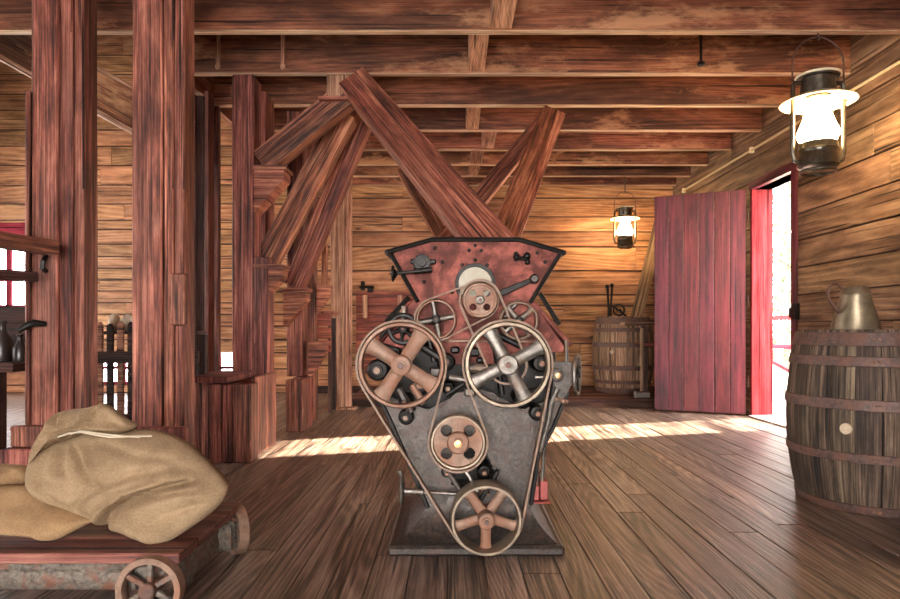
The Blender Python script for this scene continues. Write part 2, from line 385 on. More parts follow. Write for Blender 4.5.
# ---- window far left
wn = build('window_1', MB().box((-7.5, YB-0.02, 2.35), (-6.45, YB+0.16, 2.62), 0.004), 'redframe')
tag(wn, 'bright window with a red lintel at far left', kind='structure')
for a, b in (((-7.5, YB+0.05, 1.28), (-7.44, YB+0.1, 2.35)), ((-6.56, YB+0.05, 1.28), (-6.5, YB+0.1, 2.35)), ((-6.93, YB+0.05, 1.28), (-6.85, YB+0.1, 2.35)),
             ((-7.44, YB+0.05, 1.28), (-6.56, YB+0.1, 1.36)), ((-7.44, YB+0.055, 1.72), (-6.56, YB+0.095, 1.8))):
    build('window_frame', MB().box(a, b, 0.004), 'redframe', wn)
for a, b in ((-7.44, -6.93), (-6.85, -6.56)):
    build('window_pane', MB().box((a, YB+0.07, 1.36), (b, YB+0.075, 2.35), 0), 'pane', wn)
w2 = thing('window_2', (-4.6, YB, 0.12), 'low barred opening at the foot of the back wall', None, None, 'structure')
for k in range(8): build('window_bar', MB().box((-5.9+k*0.37, YB+0.06, 0.12), (-5.83+k*0.37, YB+0.1, 0.62), 0.003), 'redframe', w2)
for z in (0.12, 0.36): build('window_bar', MB().box((-5.9, YB+0.065, z), (-3.25, YB+0.095, z+0.05), 0.003), 'redframe', w2)
build('window_pane', MB().box((-5.9, YB+0.078, 0.12), (-3.25, YB+0.082, 0.62), 0), 'pane', w2)
# ---- left wall, out of view, openings added to brighten the back left
mb = MB(); ys = [-3.2, 1.0, 2.3, 4.6, 5.9, 7.6, 9.0, YB+0.18]
for k, (a, b) in enumerate(zip(ys, ys[1:])):
    if k % 2 == 0: mb.box((XL-0.2, a, -0.2), (XL, b, 5.6), 0)
    else: mb.box((XL-0.2, a, -0.2), (XL, b, 0.8), 0); mb.box((XL-0.2, a, 2.6), (XL, b, 5.6), 0)
wl = build('wall_left', mb, 'sidewall'); tag(wl, 'dark plank wall out of view on the far left side, with added openings', kind='structure')
# ---- right wall with the doorway
DY0, DY1, DZ = 6.42, 7.36, 2.56
mb = MB()
mb.box((XR+0.03, -3.2, -0.2), (XR+0.2, DY0, 3.55), 0); mb.box((XR+0.03, DY1, -0.2), (XR+0.2, YB+0.03, 3.55), 0); mb.box((XR+0.03, DY0, DZ), (XR+0.2, DY1, 3.55), 0)
wr = build('wall_right', mb, 'darkwood'); tag(wr, 'weathered brown horizontal plank wall with the open doorway', kind='structure')
z = 0.0; rows = []
while z < 3.5: rows.append((z, min(z+0.265, 3.52))); z += 0.265
for z0, z1 in rows:
    spans = [(1.0, DY0), (DY1, YB)] if z0 < DZ-0.02 else [(1.0, YB)]
    if z0 < DZ < z1: spans = [(1.0, DY0-0.0), (DY1, YB)]
    for a, b in spans:
        cs = [a, b]
        if b-a > 4: cs = [a, random.uniform(a+2.2, b-1.2), b]
        for c, d in zip(cs, cs[1:]):
            dx = random.uniform(0, 0.006)
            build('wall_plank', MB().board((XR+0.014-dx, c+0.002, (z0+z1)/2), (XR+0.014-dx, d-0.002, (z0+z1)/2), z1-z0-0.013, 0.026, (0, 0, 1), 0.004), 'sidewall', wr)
# ---- rear wall behind the camera, with a wide opening added for frontal daylight
mb = MB(); mb.box((XL, -3.2, -0.2), (-2.0, -3.0, 3.55), 0); mb.box((0.9, -3.2, -0.2), (XR+0.2, -3.0, 3.55), 0); mb.box((-2.0, -3.2, 2.5), (0.9, -3.0, 3.55), 0)
wk = build('wall_rear', mb, 'sidewall'); tag(wk, 'plank wall with an added daylight opening behind the viewer', kind='structure')
# ---- ceiling: deck, joists, blocks
ce = build('ceiling', MB().box((-2.4, 4.9, HC+0.345), (XR+0.2, YB+0.18, HC+0.40), 0).box((XL, -3.2, HC+0.345), (XR+0.2, 4.9, HC+0.40), 0), 'joist')
tag(ce, 'upper floor carried on brown timber joists', kind='structure')
JY = [1.57, 2.36, 3.15, 3.93, 4.72, 5.51, 6.30, 7.10, 7.87, 8.6, 9.24, 9.83]
for k, y in enumerate(JY):
    x0 = XL+0.02 if y < 5 else -2.33
    build('ceiling_joist', MB().board((x0, y+0.032, HC+0.17), (XR-0.005, y+0.032, HC+0.17), 0.34, 0.064, (0, 0, 1), 0.004, 0.002, segs=6), 'joist', ce)
    if k > 2: build('lit_edge_strip', MB().box((x0, y+0.001, HC-0.013), (XR-0.006, y+0.063, HC-0.003), 0.002), 'lit_edge_strip', ce)  # added strip, its pale colour stands in for light along the joist bottom
bl = [(505, 4, 5, .155), (478, 5, 6, .14), (473, 7, 8, .14), (489, 8, 9, .15), (477, 9, 10, .15), (474, 10, 11, .14)]
for px, a, b, wd in bl:
    ya, yb = JY[a-1]+0.066, JY[b-1]-0.002
    X = (px-CX)*(ya+yb)/2/F
    build('joist_block', MB().box((X-wd/2, ya, HC+0.003), (X+wd/2, yb, HC+0.30), 0.003), 'block', ce)
for px in (283, 218):
    X_ = (px-CX)*5.5/F
    build('strap', MB().box((X_-0.016, 5.49, HC+0.03), (X_+0.016, 5.507, HC+0.33), 0.003).lathe([(0, -0.012), (0.022, -0.010), (0.024, 0.004), (0, 0.006)], (X_, 5.497, HC+0.04), (0, 1, 0), 12), 'block', ce)
build('header_beam', MB().board((-2.37, 4.8, HC+0.17), (-2.37, YB-0.01, HC+0.17), 0.34, 0.07), 'joist', ce)
build('upper_ceiling', MB().box((XL, 4.0, 5.6), (-2.3, YB+0.18, 5.7), 0), 'darkwood', ce)
build('stairwell_side', MB().box((-2.40, 4.8, HC+0.40), (-2.33, YB, 5.6), 0), 'darkwood', ce)
build('stairwell_front', MB().box((XL, 4.8, HC+0.40), (-2.40, 4.87, 5.6), 0), 'darkwood', ce)
# iron rod hanging from a joist
o = build('iron_hanger', MB().cyl(S(701, 33, 5.3), S(701, 62, 5.3), 0.012, 8).lathe([(0.0, 0), (0.03, 0.005), (0.03, 0.03), (0, 0.035)], S(701, 66, 5.3), (0, 0, 1), 10), 'blackiron', ce)

# ---- conduit on the right wall
cd_ = build('conduit_pipe', MB().tube([(XR-0.03, 2.5, 2.99), (XR-0.03, 9.5, 3.0)], 0.014, 8), 'pipe')
tag(cd_, 'thin pale conduit running high along the right plank wall', 'conduit')
for y in (5.6, 7.3, 9.45): build('clip', MB().box((XR-0.05, y-0.02, 2.965), (XR-0.002, y+0.02, 3.03), 0.004), 'enamel', cd_)

# ---- doorway: frame, red door
dr = thing('door_1', (XR, DY1, 0), 'dark red vertical board door standing open beside the bright doorway', None, None, 'structure')
A = Vector((3.32, DY1+0.03, 0)); B = Vector((2.41, 7.82, 0)); dv = (B-A).normalized(); L = (B-A).length; dn = Vector((-dv.y, dv.x, 0))
nb = 6
for k in range(nb):
    a = A+dv*(L*k/nb+0.003); b = A+dv*(L*(k+1)/nb-0.003); c = (a+b)/2
    build('door_board', MB().board(c+Vector((0, 0, 0.02)), c+Vector((0, 0, 2.575)), (b-a).length, 0.03, dv, 0.005), 'reddoor', dr)
for z in (0.35, 1.25, 2.2):
    q = dn*(0.03 if dn.y > 0 else -0.03)
    build('door_batten', MB().board(A+dv*0.05+q+Vector((0, 0, z)), B-dv*0.05+q+Vector((0, 0, z)), 0.14, 0.028), 'reddoor', dr)
for z in (0.4, 1.3, 2.25):
    build('hinge', MB().cyl(A+Vector((0.018, -0.02, z-0.06)), A+Vector((0.018, -0.02, z+0.06)), 0.012, 8), 'hoop', dr)
o = build('door_latch', MB().box((XR-0.035, DY0-0.02, 1.1), (XR-0.005, DY0+0.06, 1.2), 0.004).box((XR-0.05, DY0-0.1, 1.08), (XR-0.006, DY0-0.02, 1.24), 0.004), 'blackiron', dr)
build('door_jamb', MB().box((XR-0.02, DY1-0.05, 0), (XR+0.22, DY1, DZ), 0.004), 'redframe', dr)
build('door_jamb', MB().box((XR-0.02, DY0, 0), (XR+0.22, DY0+0.05, DZ), 0.004), 'reddoor', dr)
build('door_head', MB().box((XR-0.03, DY0-0.06, DZ), (XR+0.22, DY1+0.02, DZ+0.09), 0.004), 'reddoor', dr)
build('door_casing', MB().box((XR-0.03, DY0-0.06, 0.0), (XR-0.002, DY0+0.02, DZ), 0.004), 'reddoor', dr)
build('threshold', MB().box((XR-0.06, DY0+0.05, 0.001), (XR+0.25, DY1-0.05, 0.022), 0.004), 'porch', dr)
# ================================================================ OUTSIDE
gd = build('ground_outside', MB().box((XR+0.25, -6, -0.5), (40, 40, -0.3), 0), 'ground'); tag(gd, 'pale sunlit ground beyond the doorway', kind='structure')
pd = build('porch_floor', MB().box((XR+0.22, 4.0, -0.2), (5.4, 16, -0.04), 0), 'porch'); tag(pd, 'bright pale porch boards outside the doorway', kind='structure')
for k in range(13): build('porch_plank', MB().box((XR+0.25+k*0.16, 4.0, -0.04), (XR+0.4+k*0.16, 16, -0.01), 0.003), 'porch', pd)
rl = thing('porch_railing', (5.0, 9.5, 0), 'red painted porch railing seen through the doorway', 'railing')
for y in (4.9, 8.4, 11.6): build('railing_post', MB().box((4.95, y, -0.01), (5.05, y+0.1, 1.2), 0.004), 'redframe', rl)
for z in (0.68, 1.12): build('rail', MB().box((4.97, 4.9, z), (5.03, 14, z+0.07), 0.004), 'redframe', rl)
build('diagonal_brace', MB().board((5.0, 8.5, 0.1), (5.0, 11.5, 0.75), 0.06, 0.04), 'redframe', rl)
def tree(loc, h, r, label, nl, seed):
    rr = random.Random(seed); loc = Vector(loc)
    t = thing('tree', loc, label, 'tree', 'trees outside the doorway')
    pts = [loc+Vector((math.sin(i*1.3+seed)*0.08, math.cos(i*1.7)*0.08, h*i/7)) for i in range(8)]
    mb = MB().tube(pts, [0.16-0.016*i for i in range(8)], 8)
    for b in range(7):
        p = pts[2+b % 5]; an = rr.uniform(0, 6.28); q = p+Vector((math.cos(an)*r*0.8, math.sin(an)*r*0.8, rr.uniform(0.3, 1.0)))
        mb.tube([p, (p+q)/2+Vector((0, 0, 0.1)), q], [0.05, 0.035, 0.012], 6)
    build('trunk', mb, 'bark', t)
    mb = MB()
    for k in range(nl):
        an = rr.uniform(0, 6.28); cz = rr.uniform(0.1, 1); rad = r*math.sqrt(rr.random())*(1.1-0.5*abs(cz-0.55))
        c = loc+Vector((math.cos(an)*rad, math.sin(an)*rad, cz*h*1.15)); s = rr.uniform(0.05, 0.1)
        a = Vector((rr.uniform(-1, 1), rr.uniform(-1, 1), rr.uniform(-1, 1))).normalized(); b = a.orthogonal().normalized()
        vs = [mb.bm.verts.new(c+p) for p in (-a*s, b*s*0.5, a*s, -b*s*0.5)]; mb.bm.faces.new(vs)
    lo = build('leaves', mb, 'leaf', t); lo['kind'] = 'stuff'
tree((7.4, 13.6, -0.3), 5.5, 1.6, 'sunlit leafy tree with slim trunk, nearest beyond the porch railing', 5200, 3)
tree((10.6, 20.5, -0.3), 7.5, 2.4, 'taller sunlit tree farther behind the porch railing', 4200, 5)

# ================================================================ TIMBER FRAME
def post(name, label, parts, loc, mat='post', group='timber posts of the mill frame'):
    t = thing(name, loc, label, 'post', group)
    for nm, lo, hi in parts:
        c0 = Vector(((lo[0]+hi[0])/2, (lo[1]+hi[1])/2, lo[2])); c1 = c0.copy(); c1.z = hi[2]
        build(nm, MB().board(c0, c1, hi[0]-lo[0], hi[1]-lo[1], (1, 0, 0), 0.008, 0.003, segs=7), mat, t)
    return t
def X(px, Y): return (px-CX)*Y/F
Yp = 3.72
A0 = [('timber', (X(31, Yp), Yp, 0), (X(57, Yp), 3.91, HC-0.016)), ('timber', (X(57, Yp)+0.002, Yp+0.02, 0), (X(70, Yp), 3.91, HC-0.016)), ('timber', (X(70, Yp)+0.002, Yp+0.035, 0), (X(80, Yp), 3.91, HC-0.016)),
      ('side_board', (X(26.5, Yp), Yp-0.02, 0), (X(31, Yp)-0.002, 3.88, 2.36)), ('side_board', (X(27.5, Yp), Yp+0.03, 2.362), (X(31, Yp)-0.002, 3.88, HC-0.016)),
      ('plinth', (X(18, Yp), Yp-0.07, 0.33), (X(60, Yp), Yp-0.022, 0.45)), ('plinth', (X(14, Yp), Yp-0.12, 0), (X(70, Yp), Yp-0.022, 0.328))]
post('timber_post', 'thick reddish timber post behind the sacks, leftmost in view', A0, (X(57, Yp), Yp, 0))
B0 = [('timber', (X(132, Yp), Yp, 0), (X(161.5, Yp), 3.91, HC-0.016)), ('timber', (X(161.5, Yp)+0.002, Yp+0.018, 0), (X(172, Yp), 3.91, HC-0.016)),
      ('timber', (X(172, Yp)+0.002, Yp+0.03, 0), (X(181.5, Yp), 3.91, HC-0.016)),
      ('bracket_block', (X(171, Yp), Yp-0.03, 1.015), (X(187, Yp), Yp+0.028, 1.31)), ('plinth', (X(128, Yp), Yp-0.06, 0), (X(190, Yp), Yp-0.002, 0.44))]
post('timber_post', 'thick reddish timber post with a square block on its side, behind the big sack', B0, (X(160, Yp), Yp, 0))
xc = -1.70
C0 = [('timber', (-1.885, 5.52, 0.62), (xc, 5.74, HC-0.016)), ('timber', (-1.885, 5.90, 0), (xc-0.01, 6.06, HC-0.016)), ('timber', (-1.885, 6.08, 0), (xc-0.03, 6.26, HC-0.016)),
      ('base_board', (-1.83, 4.80, 0), (-1.715, 4.98, 0.585)), ('base_board', (-1.712, 4.80, 0), (-1.635, 4.98, 0.585)), ('base_board', (-1.632, 4.80, 0), (-1.50, 4.98, 0.585)),
      ('base_board', (-2.0, 4.90, 0), (-1.835, 5.05, 0.6)), ('base_side', (-1.83, 4.985, 0), (-1.58, 5.5, 0.58)),
      ('cap', (-2.02, 4.77, 0.60), (-1.66, 5.50, 0.64)), ('base_side', (-1.572, 5.06, 0), (-1.535, 5.62, 0.62)), ('base_side', (-1.70+0.004, 5.50, 0.585), (-1.575, 5.68, 1.6))]
post('timber_post', 'reddish timber post on a boxed plank base, carrying the corbels', C0, (-1.7, 5.5, 0))
D0 = [('timber', (-1.66, 6.45, 0.52), (-1.50, 6.68, HC-0.016)), ('timber', (-1.62, 6.98, 0), (-1.50, 7.14, HC-0.016)),
      ('base_board', (-1.62, 6.25, 0), (-1.45, 6.43, 0.50)), ('base_side', (-1.60, 6.435, 0), (-1.455, 6.68, 0.51))]
post('timber_post', 'narrow reddish timber post on a short square base, second along the brace row', D0, (-1.55, 6.5, 0))
E0 = [('timber', (X(330.5, 8.0), 8.0, 0.025), (X(344, 8.0), 8.1, HC-0.016)), ('timber', (X(344, 8.0)+0.002, 8.02, 0.025), (X(351, 8.0), 8.1, HC-0.016)), ('plinth', (X(325, 8.0), 7.95, 0), (X(356, 8.0), 8.14, 0.024))]
post('timber_post', 'slim pale timber post standing alone on a thin plinth before the back wall', E0, (X(340, 8.0), 8.05, 0), 'block')

# corbels + braces
def brace(label, pxa, Ya, pxb, Yb, wpx, th, mat='brace', name='timber_brace', cat='brace', group='diagonal braces of the mill frame', tilt=(0, 1, 0), two=True):
    a = S(*pxa, Ya); b = S(*pxb, Yb); wd = wpx*(Ya+Yb)/2/F
    t = thing(name, a, label, cat, group)
    ax = (b-a).normalized(); td = Vector(tilt); td = (td-ax*td.dot(ax)).normalized(); wv = ax.cross(td)
    if two:
        build('plank', MB().board(a-wv*wd*0.22, b-wv*wd*0.22, wd*0.54, th, wv, 0.006, 0.002, segs=5), mat, t)
        build('plank', MB().board(a+wv*wd*0.28, b+wv*wd*0.28, wd*0.42, th*0.94, wv, 0.006, 0.002, segs=5), mat, t)
    else:
        build('plank', MB().board(a, b, wd, th, wv, 0.008, 0.002, segs=5), mat, t)
    return t
def corbel(label, px0, px1, ytop, ybot, Y0, Y1, capw=3):
    t = thing('corbel', S(px0, ybot, Y0), label, 'corbel', 'corbels under the braces')
    a, b, c = S(px0, ytop, Y0), S(px1, ytop, Y0), S(px0, ybot, Y0)
    z1 = S(px1, ytop+8, Y0)
    build('wedge', MB().prism([(a.x, a.z), (b.x, b.z), (z1.x, z1.z), (c.x, c.z)], Y0, Y1, 0.004), 'brace', t)
    build('cap', MB().prism([(a.x, a.z+0.002), (b.x+0.02, b.z+0.002), (b.x+0.02, b.z+0.04), (a.x, a.z+0.04)], Y0-0.02, Y1+0.01, 0.004), 'brace', t)
corbel('wedge-shaped wooden corbel, highest on the boxed timber post', 253.4, 284, 170, 212, 5.52, 5.74)
corbel('wedge-shaped wooden corbel halfway up the boxed timber post', 253.4, 281, 269, 307, 5.52, 5.74)
corbel('wedge-shaped wooden corbel on the second narrow post', 308.2, 325, 346, 380, 6.45, 6.62)
corbel('wooden corbel on the second narrow post under the longest left brace', 283, 306, 292, 327, 6.25, 6.44)
corbel('small wooden corbel behind the longest left brace', 316.2, 329, 288, 314, 7.0, 7.12)
brace('short upper brace rising from the highest corbel to the joist', (263, 164), 5.61, (346, 97), 5.61, 25, 0.17)
brace('dark brace rising from the middle corbel behind the short one', (266, 264), 5.90, (346, 116), 6.05, 23, 0.16)
brace('longest left brace with a pale lit edge, rising from the lower corbel', (295, 287), 6.34, (368, 110), 6.40, 19, 0.20)
h = thing('hanger_block', S(337, 90, 5.6), 'pale wooden block hung under the joist where braces meet', 'block')
a, b = S(326, 98, 5.5), S(347, 76, 5.5)
build('block', MB().box((a.x, 5.53, a.z+0.015), (b.x, 5.63, HC-0.016), 0.004), 'block', h)
a, b = S(319, 99, 5.5), S(348, 97, 5.5)
build('ledger', MB().box((a.x, 5.46, a.z-0.012), (b.x, 5.66, a.z+0.012), 0.003), 'brace', h)
o = build('stud', MB().board(S(324.5, 289, 7.2), S(324.5, 246, 7.2), 0.06, 0.06, (1, 0, 0), 0.004), 'brace', bpy.data.objects['corbel.004'])
# spouts feeding the roller mill
def spout(label, a, Ya, b, Yb, wpx, depth, mat='brace'):
    a = S(*a, Ya); b = S(*b, Yb); wd = wpx
    t = thing('grain_spout', b, label, 'spout', 'wooden grain spouts above the roller mill')
    ax = (b-a).normalized(); td = Vector((0, 1, 0)); td = (td-ax*td.dot(ax)).normalized(); wv = ax.cross(td)
    for q, k in ((-0.5, 0), (0.5, 1)):
        build('side_plank', MB().board(a+wv*(wd*q*0.82), b+wv*(wd*q*0.82), 0.035, depth, wv, 0.005, 0.001, segs=5), mat, t)
    build('face_plank', MB().board(a-td*(depth/2+0.013)-wv*wd*0.17, b-td*(depth/2+0.013)-wv*wd*0.17, wd*0.56, 0.024, wv, 0.004, 0.001, segs=5), mat, t)
    build('face_plank', MB().board(a-td*(depth/2+0.013)+wv*wd*0.29, b-td*(depth/2+0.013)+wv*wd*0.29, wd*0.34, 0.024, wv, 0.004, 0.001, segs=5), mat, t)
    build('back_plank', MB().board(a+td*(depth/2+0.013), b+td*(depth/2+0.013), wd*0.9, 0.024, wv, 0.004), mat, t)
    return t
spout('large dark grain spout slanting down right from the joist to the mill hopper', (358, 88), 5.56, (504, 262), 3.86, 0.27, 0.22)
spout('grain spout slanting down left with a pale right edge, behind the hopper', (550, 121), 6.40, (496, 258), 4.75, 0.24, 0.22)
spout('thin grain spout crossing behind the two larger spouts', (541, 124), 6.85, (428, 262), 5.5, 0.15, 0.14)
spout('short narrow grain spout hanging behind the large left spout', (404, 172), 7.3, (450, 250), 6.6, 0.14, 0.12)

# elevator casing with chute (left, behind the posts)
ev = thing('elevator_casing', (X(205, 6.0), 6.0, 0), 'tall dark board casing between the two nearer posts', 'casing')
for a, b, y0, y1, m in ((186, 196, 6.0, 6.03, 'darkwood'), (196.3, 204, 6.02, 6.05, 'darkwood'), (204.4, 208.5, 5.9, 6.04, 'deck'), (208.8, 213, 6.3, 6.33, 'darkwood'), (213, 218.6, 6.3, 6.36, 'deck')):
    Ym = y0; build('casing_board', MB().board((X((a+b)/2, Ym), (y0+y1)/2, 0), (X((a+b)/2, Ym), (y0+y1)/2, HC-0.016), (b-a)*Ym/F, y1-y0, (1, 0, 0), 0.004), m, ev)
ch = thing('grain_chute', S(130, 105, 5.9), 'slanting wooden chute high behind the two thick left posts', 'chute')
a, b = S(-70, -4, 5.9), S(184, 138, 5.9)
ax = (b-a).normalized(); up = Vector((-ax.z, 0, ax.x))
build('side_board', MB().board(a, b, 0.30, 0.04, up, 0.004), 'joist', ch)
build('top_strip', MB().board(a+up*0.17, b+up*0.17, 0.035, 0.08, up, 0.004), 'block', ch)
build('bottom_board', MB().board(a-up*0.175+Vector((0, 0.15, 0)), b-up*0.175+Vector((0, 0.15, 0)), 0.045, 0.42, up, 0.004), 'block', ch)
build('back_board', MB().board(a+Vector((0, 0.34, 0)), b+Vector((0, 0.34, 0)), 0.30, 0.04, up, 0.004), 'joist', ch)

# bin between the posts and partition on the back wall
bn = thing('wooden_bin', S(320, 380, 7.6), 'small reddish plank bin behind the narrow post', 'bin')
for k, (ya, yb) in enumerate(((313, 326), (327, 339), (340, 352))):
    a, b = S(308, yb, 7.6), S(331, ya, 7.6); build('bin_plank', MB().box((a.x, 7.6, a.z+0.004), (b.x, 7.63, b.z-0.004), 0.004), 'redfar', bn)
a, b = S(306, 316, 7.6), S(332, 311, 7.6); build('rim', MB().box((a.x, 7.57, b.z-0.03), (b.x, 7.98, b.z), 0.004), 'post', bn)
for px in (310, 329):
    q = S(px, 352, 7.6); build('leg', MB().box((q.x-0.02, 7.64, 0), (q.x+0.02, 7.69, q.z+0.4), 0.003), 'darkwood', bn)
    build('leg', MB().box((q.x-0.02, 7.9, 0), (q.x+0.02, 7.95, q.z+0.4), 0.003), 'darkwood', bn)
pt = thing('plank_partition', (-0.9, 9.9, 0.1), 'dark red plank partition low on the back wall, left of the mill', 'partition')
for z0, z1 in ((0.3, 0.62), (0.63, 0.93), (0.94, 1.22), (1.23, 1.56)):
    build('partition_plank', MB().box((-1.5, 9.93, z0), (-0.35, 9.955, z1-0.008), 0.004), 'redfar', pt)
for px in (365, 400):
    a = S(px, 318, 9.9); build('cleat', MB().box((a.x-0.035, 9.89, a.z), (a.x+0.035, 9.925, a.z+0.35), 0.004), 'block', pt)
a = S(366, 287, 9.88)
o = build('iron_latch', MB().box((a.x-0.08, 9.87, a.z-0.05), (a.x-0.02, 9.925, a.z+0.09), 0.005).box((a.x+0.02, 9.87, a.z-0.08), (a.x+0.1, 9.925, a.z+0.02), 0.005).cyl((a.x-0.1, 9.88, a.z), (a.x+0.12, 9.88, a.z), 0.02, 8), 'blackiron', pt)

# ================================================================ ROLLER MILL
YF = 2.98; mx, my = S(476, 500, YF).x, 3.27
ml = thing('roller_mill', (mx, my, 0), 'cast iron roller mill with red hopper, pulleys and leather belts', 'mill')
def q(px, py, Y=YF): v = S(px, py, Y); return (v.x, v.z)
# base
bs = build('base_plate', MB().box((-0.293, 2.84, 0), (0.485, 3.70, 0.045), 0.012), 'iron', ml)
# flared foot: loft of rectangles with concave profile
mb = MB(); rings = []
for i in range(13):
    t = i/12; e = (1-t)**2.6
    x0 = -0.115-0.145*e; x1 = 0.335+0.125*e; y0 = 2.99-0.12*e; y1 = 3.56+0.11*e; z = 0.043+0.235*t
    rings.append([mb.bm.verts.new(p) for p in ((x0, y0, z), (x1, y0, z), (x1, y1, z), (x0, y1, z))])
for A_, B_ in zip(rings, rings[1:]):
    for k in range(4): mb.bm.faces.new((A_[k], A_[(k+1) % 4], B_[(k+1) % 4], B_[k]))
mb.bm.faces.new(rings[-1])
bmesh.ops.recalc_face_normals(mb.bm, faces=mb.bm.faces[:])
build('flared_foot', mb, 'iron', ml, smooth=50)
# side frames (front and rear) with the arched gap
fr = [q(376, 386), q(392, 398), q(428, 410), q(446, 400), q(475, 389), q(505, 400), q(522, 410), q(556, 398), q(568, 384), q(553, 428), q(538, 456), q(531, 510), q(503, 512), q(497, 478), q(485, 448), q(474, 436), q(462, 448), q(452, 478), q(447, 512), q(428, 512), q(404, 452), q(389, 418), q(376, 392)]
build('side_frame', MB().prism(fr, YF, YF+0.045, 0.006), 'iron', ml)
build('side_frame', MB().prism(fr, 3.53, 3.575, 0.006), 'iron', ml)
ib = [q(384, 352), q(560, 348), q(560, 392), q(545, 428), q(530, 456), q(522, 500), q(436, 500), q(410, 452), q(396, 418), q(384, 392)]
build('inner_body', MB().prism(ib, YF+0.13, 3.53), 'blackiron', ml)
# rib along frame edges
for pts in ([(376, 392), (389, 418), (404, 452), (428, 508)], [(568, 392), (553, 428), (538, 456), (531, 505)]):
    build('edge_rib', MB().tube([S(*p, YF-0.004) for p in pts], 0.010, 6), 'blackiron', ml)
# red housing and hopper
hs = build('housing_plate', MB().prism([q(417, 300), q(531, 300), q(563, 345), q(563, 352), q(540, 352), q(500, 364), q(440, 364), q(420, 348), q(381, 348)], YF-0.006, YF+0.0, 0.0).prism([q(417, 300), q(531, 300), q(563, 345), q(381, 345)], YF+0.002, 3.56, 0.0), 'redplate', ml)
build('lower_trim', MB().tube([S(396, 341, YF-0.012), S(540, 341, YF-0.012)], 0.007, 6), 'rustiron', ml)
hp = build('hopper', MB().prism([q(389, 252), q(432, 240), q(519, 240), q(562, 252.5), q(531, 302), q(417, 302)], YF-0.02, 3.60, 0.006), 'redplate', ml)
for pts, r in (([(387, 252), (432, 239.5), (519, 239.5), (564, 252.5)], 0.011), ([(391, 254), (418, 302)], 0.010), ([(560, 254), (530, 303)], 0.010)):
    build('edge_moulding', MB().tube([S(*p, YF-0.026) for p in pts], r, 8), 'blackiron', hp)
mb = MB()
for pts in ([(387, 252), (387, 252)], [(564, 252.5), (564, 252.5)]):
    a = S(*pts[0], YF-0.026); b = a.copy(); b.y = 3.60; mb.cyl(a, b, 0.012, 8)
build('top_rail', mb, 'blackiron', hp)
for bx, by in ((435, 248), (442.5, 262), (475, 245.5), (469, 250.5), (481, 250.5), (475, 260), (462, 265), (487, 265), (452, 292), (424, 282), (545, 262), (537, 253)):
    p = S(bx, by, YF-0.02); build('bolt', MB().lathe([(0, -0.012), (0.006, -0.010), (0.009, -0.004), (0.009, 0.002)], p, (0, 1, 0), 8), 'blackiron', hp)
# sight glass
def disc(px, py, r, y0, y1, rx=1.0):
    mb = MB().lathe([(0, 0), (r, 0), (r, y1-y0), (0, y1-y0)], (S(px, py, y0).x, y0, S(px, py, y0).z), (0, 1, 0), 32); return mb
sg = build('sight_frame', MB().lathe([(0.076, 0), (0.090, 0), (0.092, 0.01), (0.092, 0.03), (0.076, 0.03)], (S(475, 284, YF).x, YF-0.046, S(475, 284, YF).z), (0, 1, 0), 36, closed=True), 'blackiron', hp)
build('sight_glass', disc(475, 284, 0.077, YF-0.032, YF-0.022), 'cream', hp)
# feed regulator top left: gear, bar, handwheel
fg = build('feed_regulator', MB().lathe([(0, -0.03), (0.018, -0.03), (0.02, -0.012), (0.036, -0.012), (0.036, 0.012), (0, 0.012)], S(422, 263, YF-0.045), (0, 1, 0), 20).box((S(411, 262, YF).x, YF-0.045, S(0, 265, YF).z), (S(436, 262, YF).x, YF-0.02, S(0, 260, YF).z), 0.005), 'blackiron', ml)
for k in range(14):
    an = k*math.tau/14; c = S(422, 263, YF-0.055); build('gear_tooth', MB().box((c.x+math.cos(an)*0.038-0.004, c.y-0.004, c.z+math.sin(an)*0.038-0.004), (c.x+math.cos(an)*0.038+0.004, c.y+0.012, c.z+math.sin(an)*0.038+0.004), 0.001), 'blackiron', fg)
build('spindle', MB().cyl(S(394, 273.5, YF-0.05), S(420, 271, YF-0.05), 0.008, 10).cyl(S(414, 271.5, YF-0.05), S(432, 269.5, YF-0.05), 0.014, 12), 'blackiron', fg)
build('hand_knob', MB().lathe([(0.0, 0), (0.012, 0), (0.022, 0.008), (0.028, 0.02), (0.022, 0.024), (0.008, 0.022), (0, 0.04)], S(397, 273.3, YF-0.05), (-1, 0, -0.08), 16).tube([S(393, 273.5, YF-0.05)+Vector((0, math.cos(a)*0.032, math.sin(a)*0.032)) for a in [math.tau*k/16 for k in range(16)]], 0.006, 6, closed=True), 'blackiron', fg)
# right top catches and lever
ct = build('catch', MB().sphere(S(516.5, 257, YF-0.03), 0.016).sphere(S(527, 256, YF-0.03), 0.017).sphere(S(527.5, 262, YF-0.03), 0.014).cyl(S(517, 258, YF-0.03), S(527, 259, YF-0.03), 0.009, 8).cyl(S(516, 252, YF-0.03), S(516, 261, YF-0.03), 0.01, 8), 'blackiron', ml)
lv = build('lever_arm', MB().board(S(534, 279, YF-0.04), S(499, 294, YF-0.04), 0.022, 0.014, (0, 0, 1), 0.003, w1=0.03), 'blackiron', ml)
build('pivot', MB().lathe([(0, -0.025), (0.014, -0.025), (0.022, -0.012), (0.022, 0.015), (0, 0.015)], S(534, 279, YF-0.04), (0, 1, 0), 16), 'iron', lv)
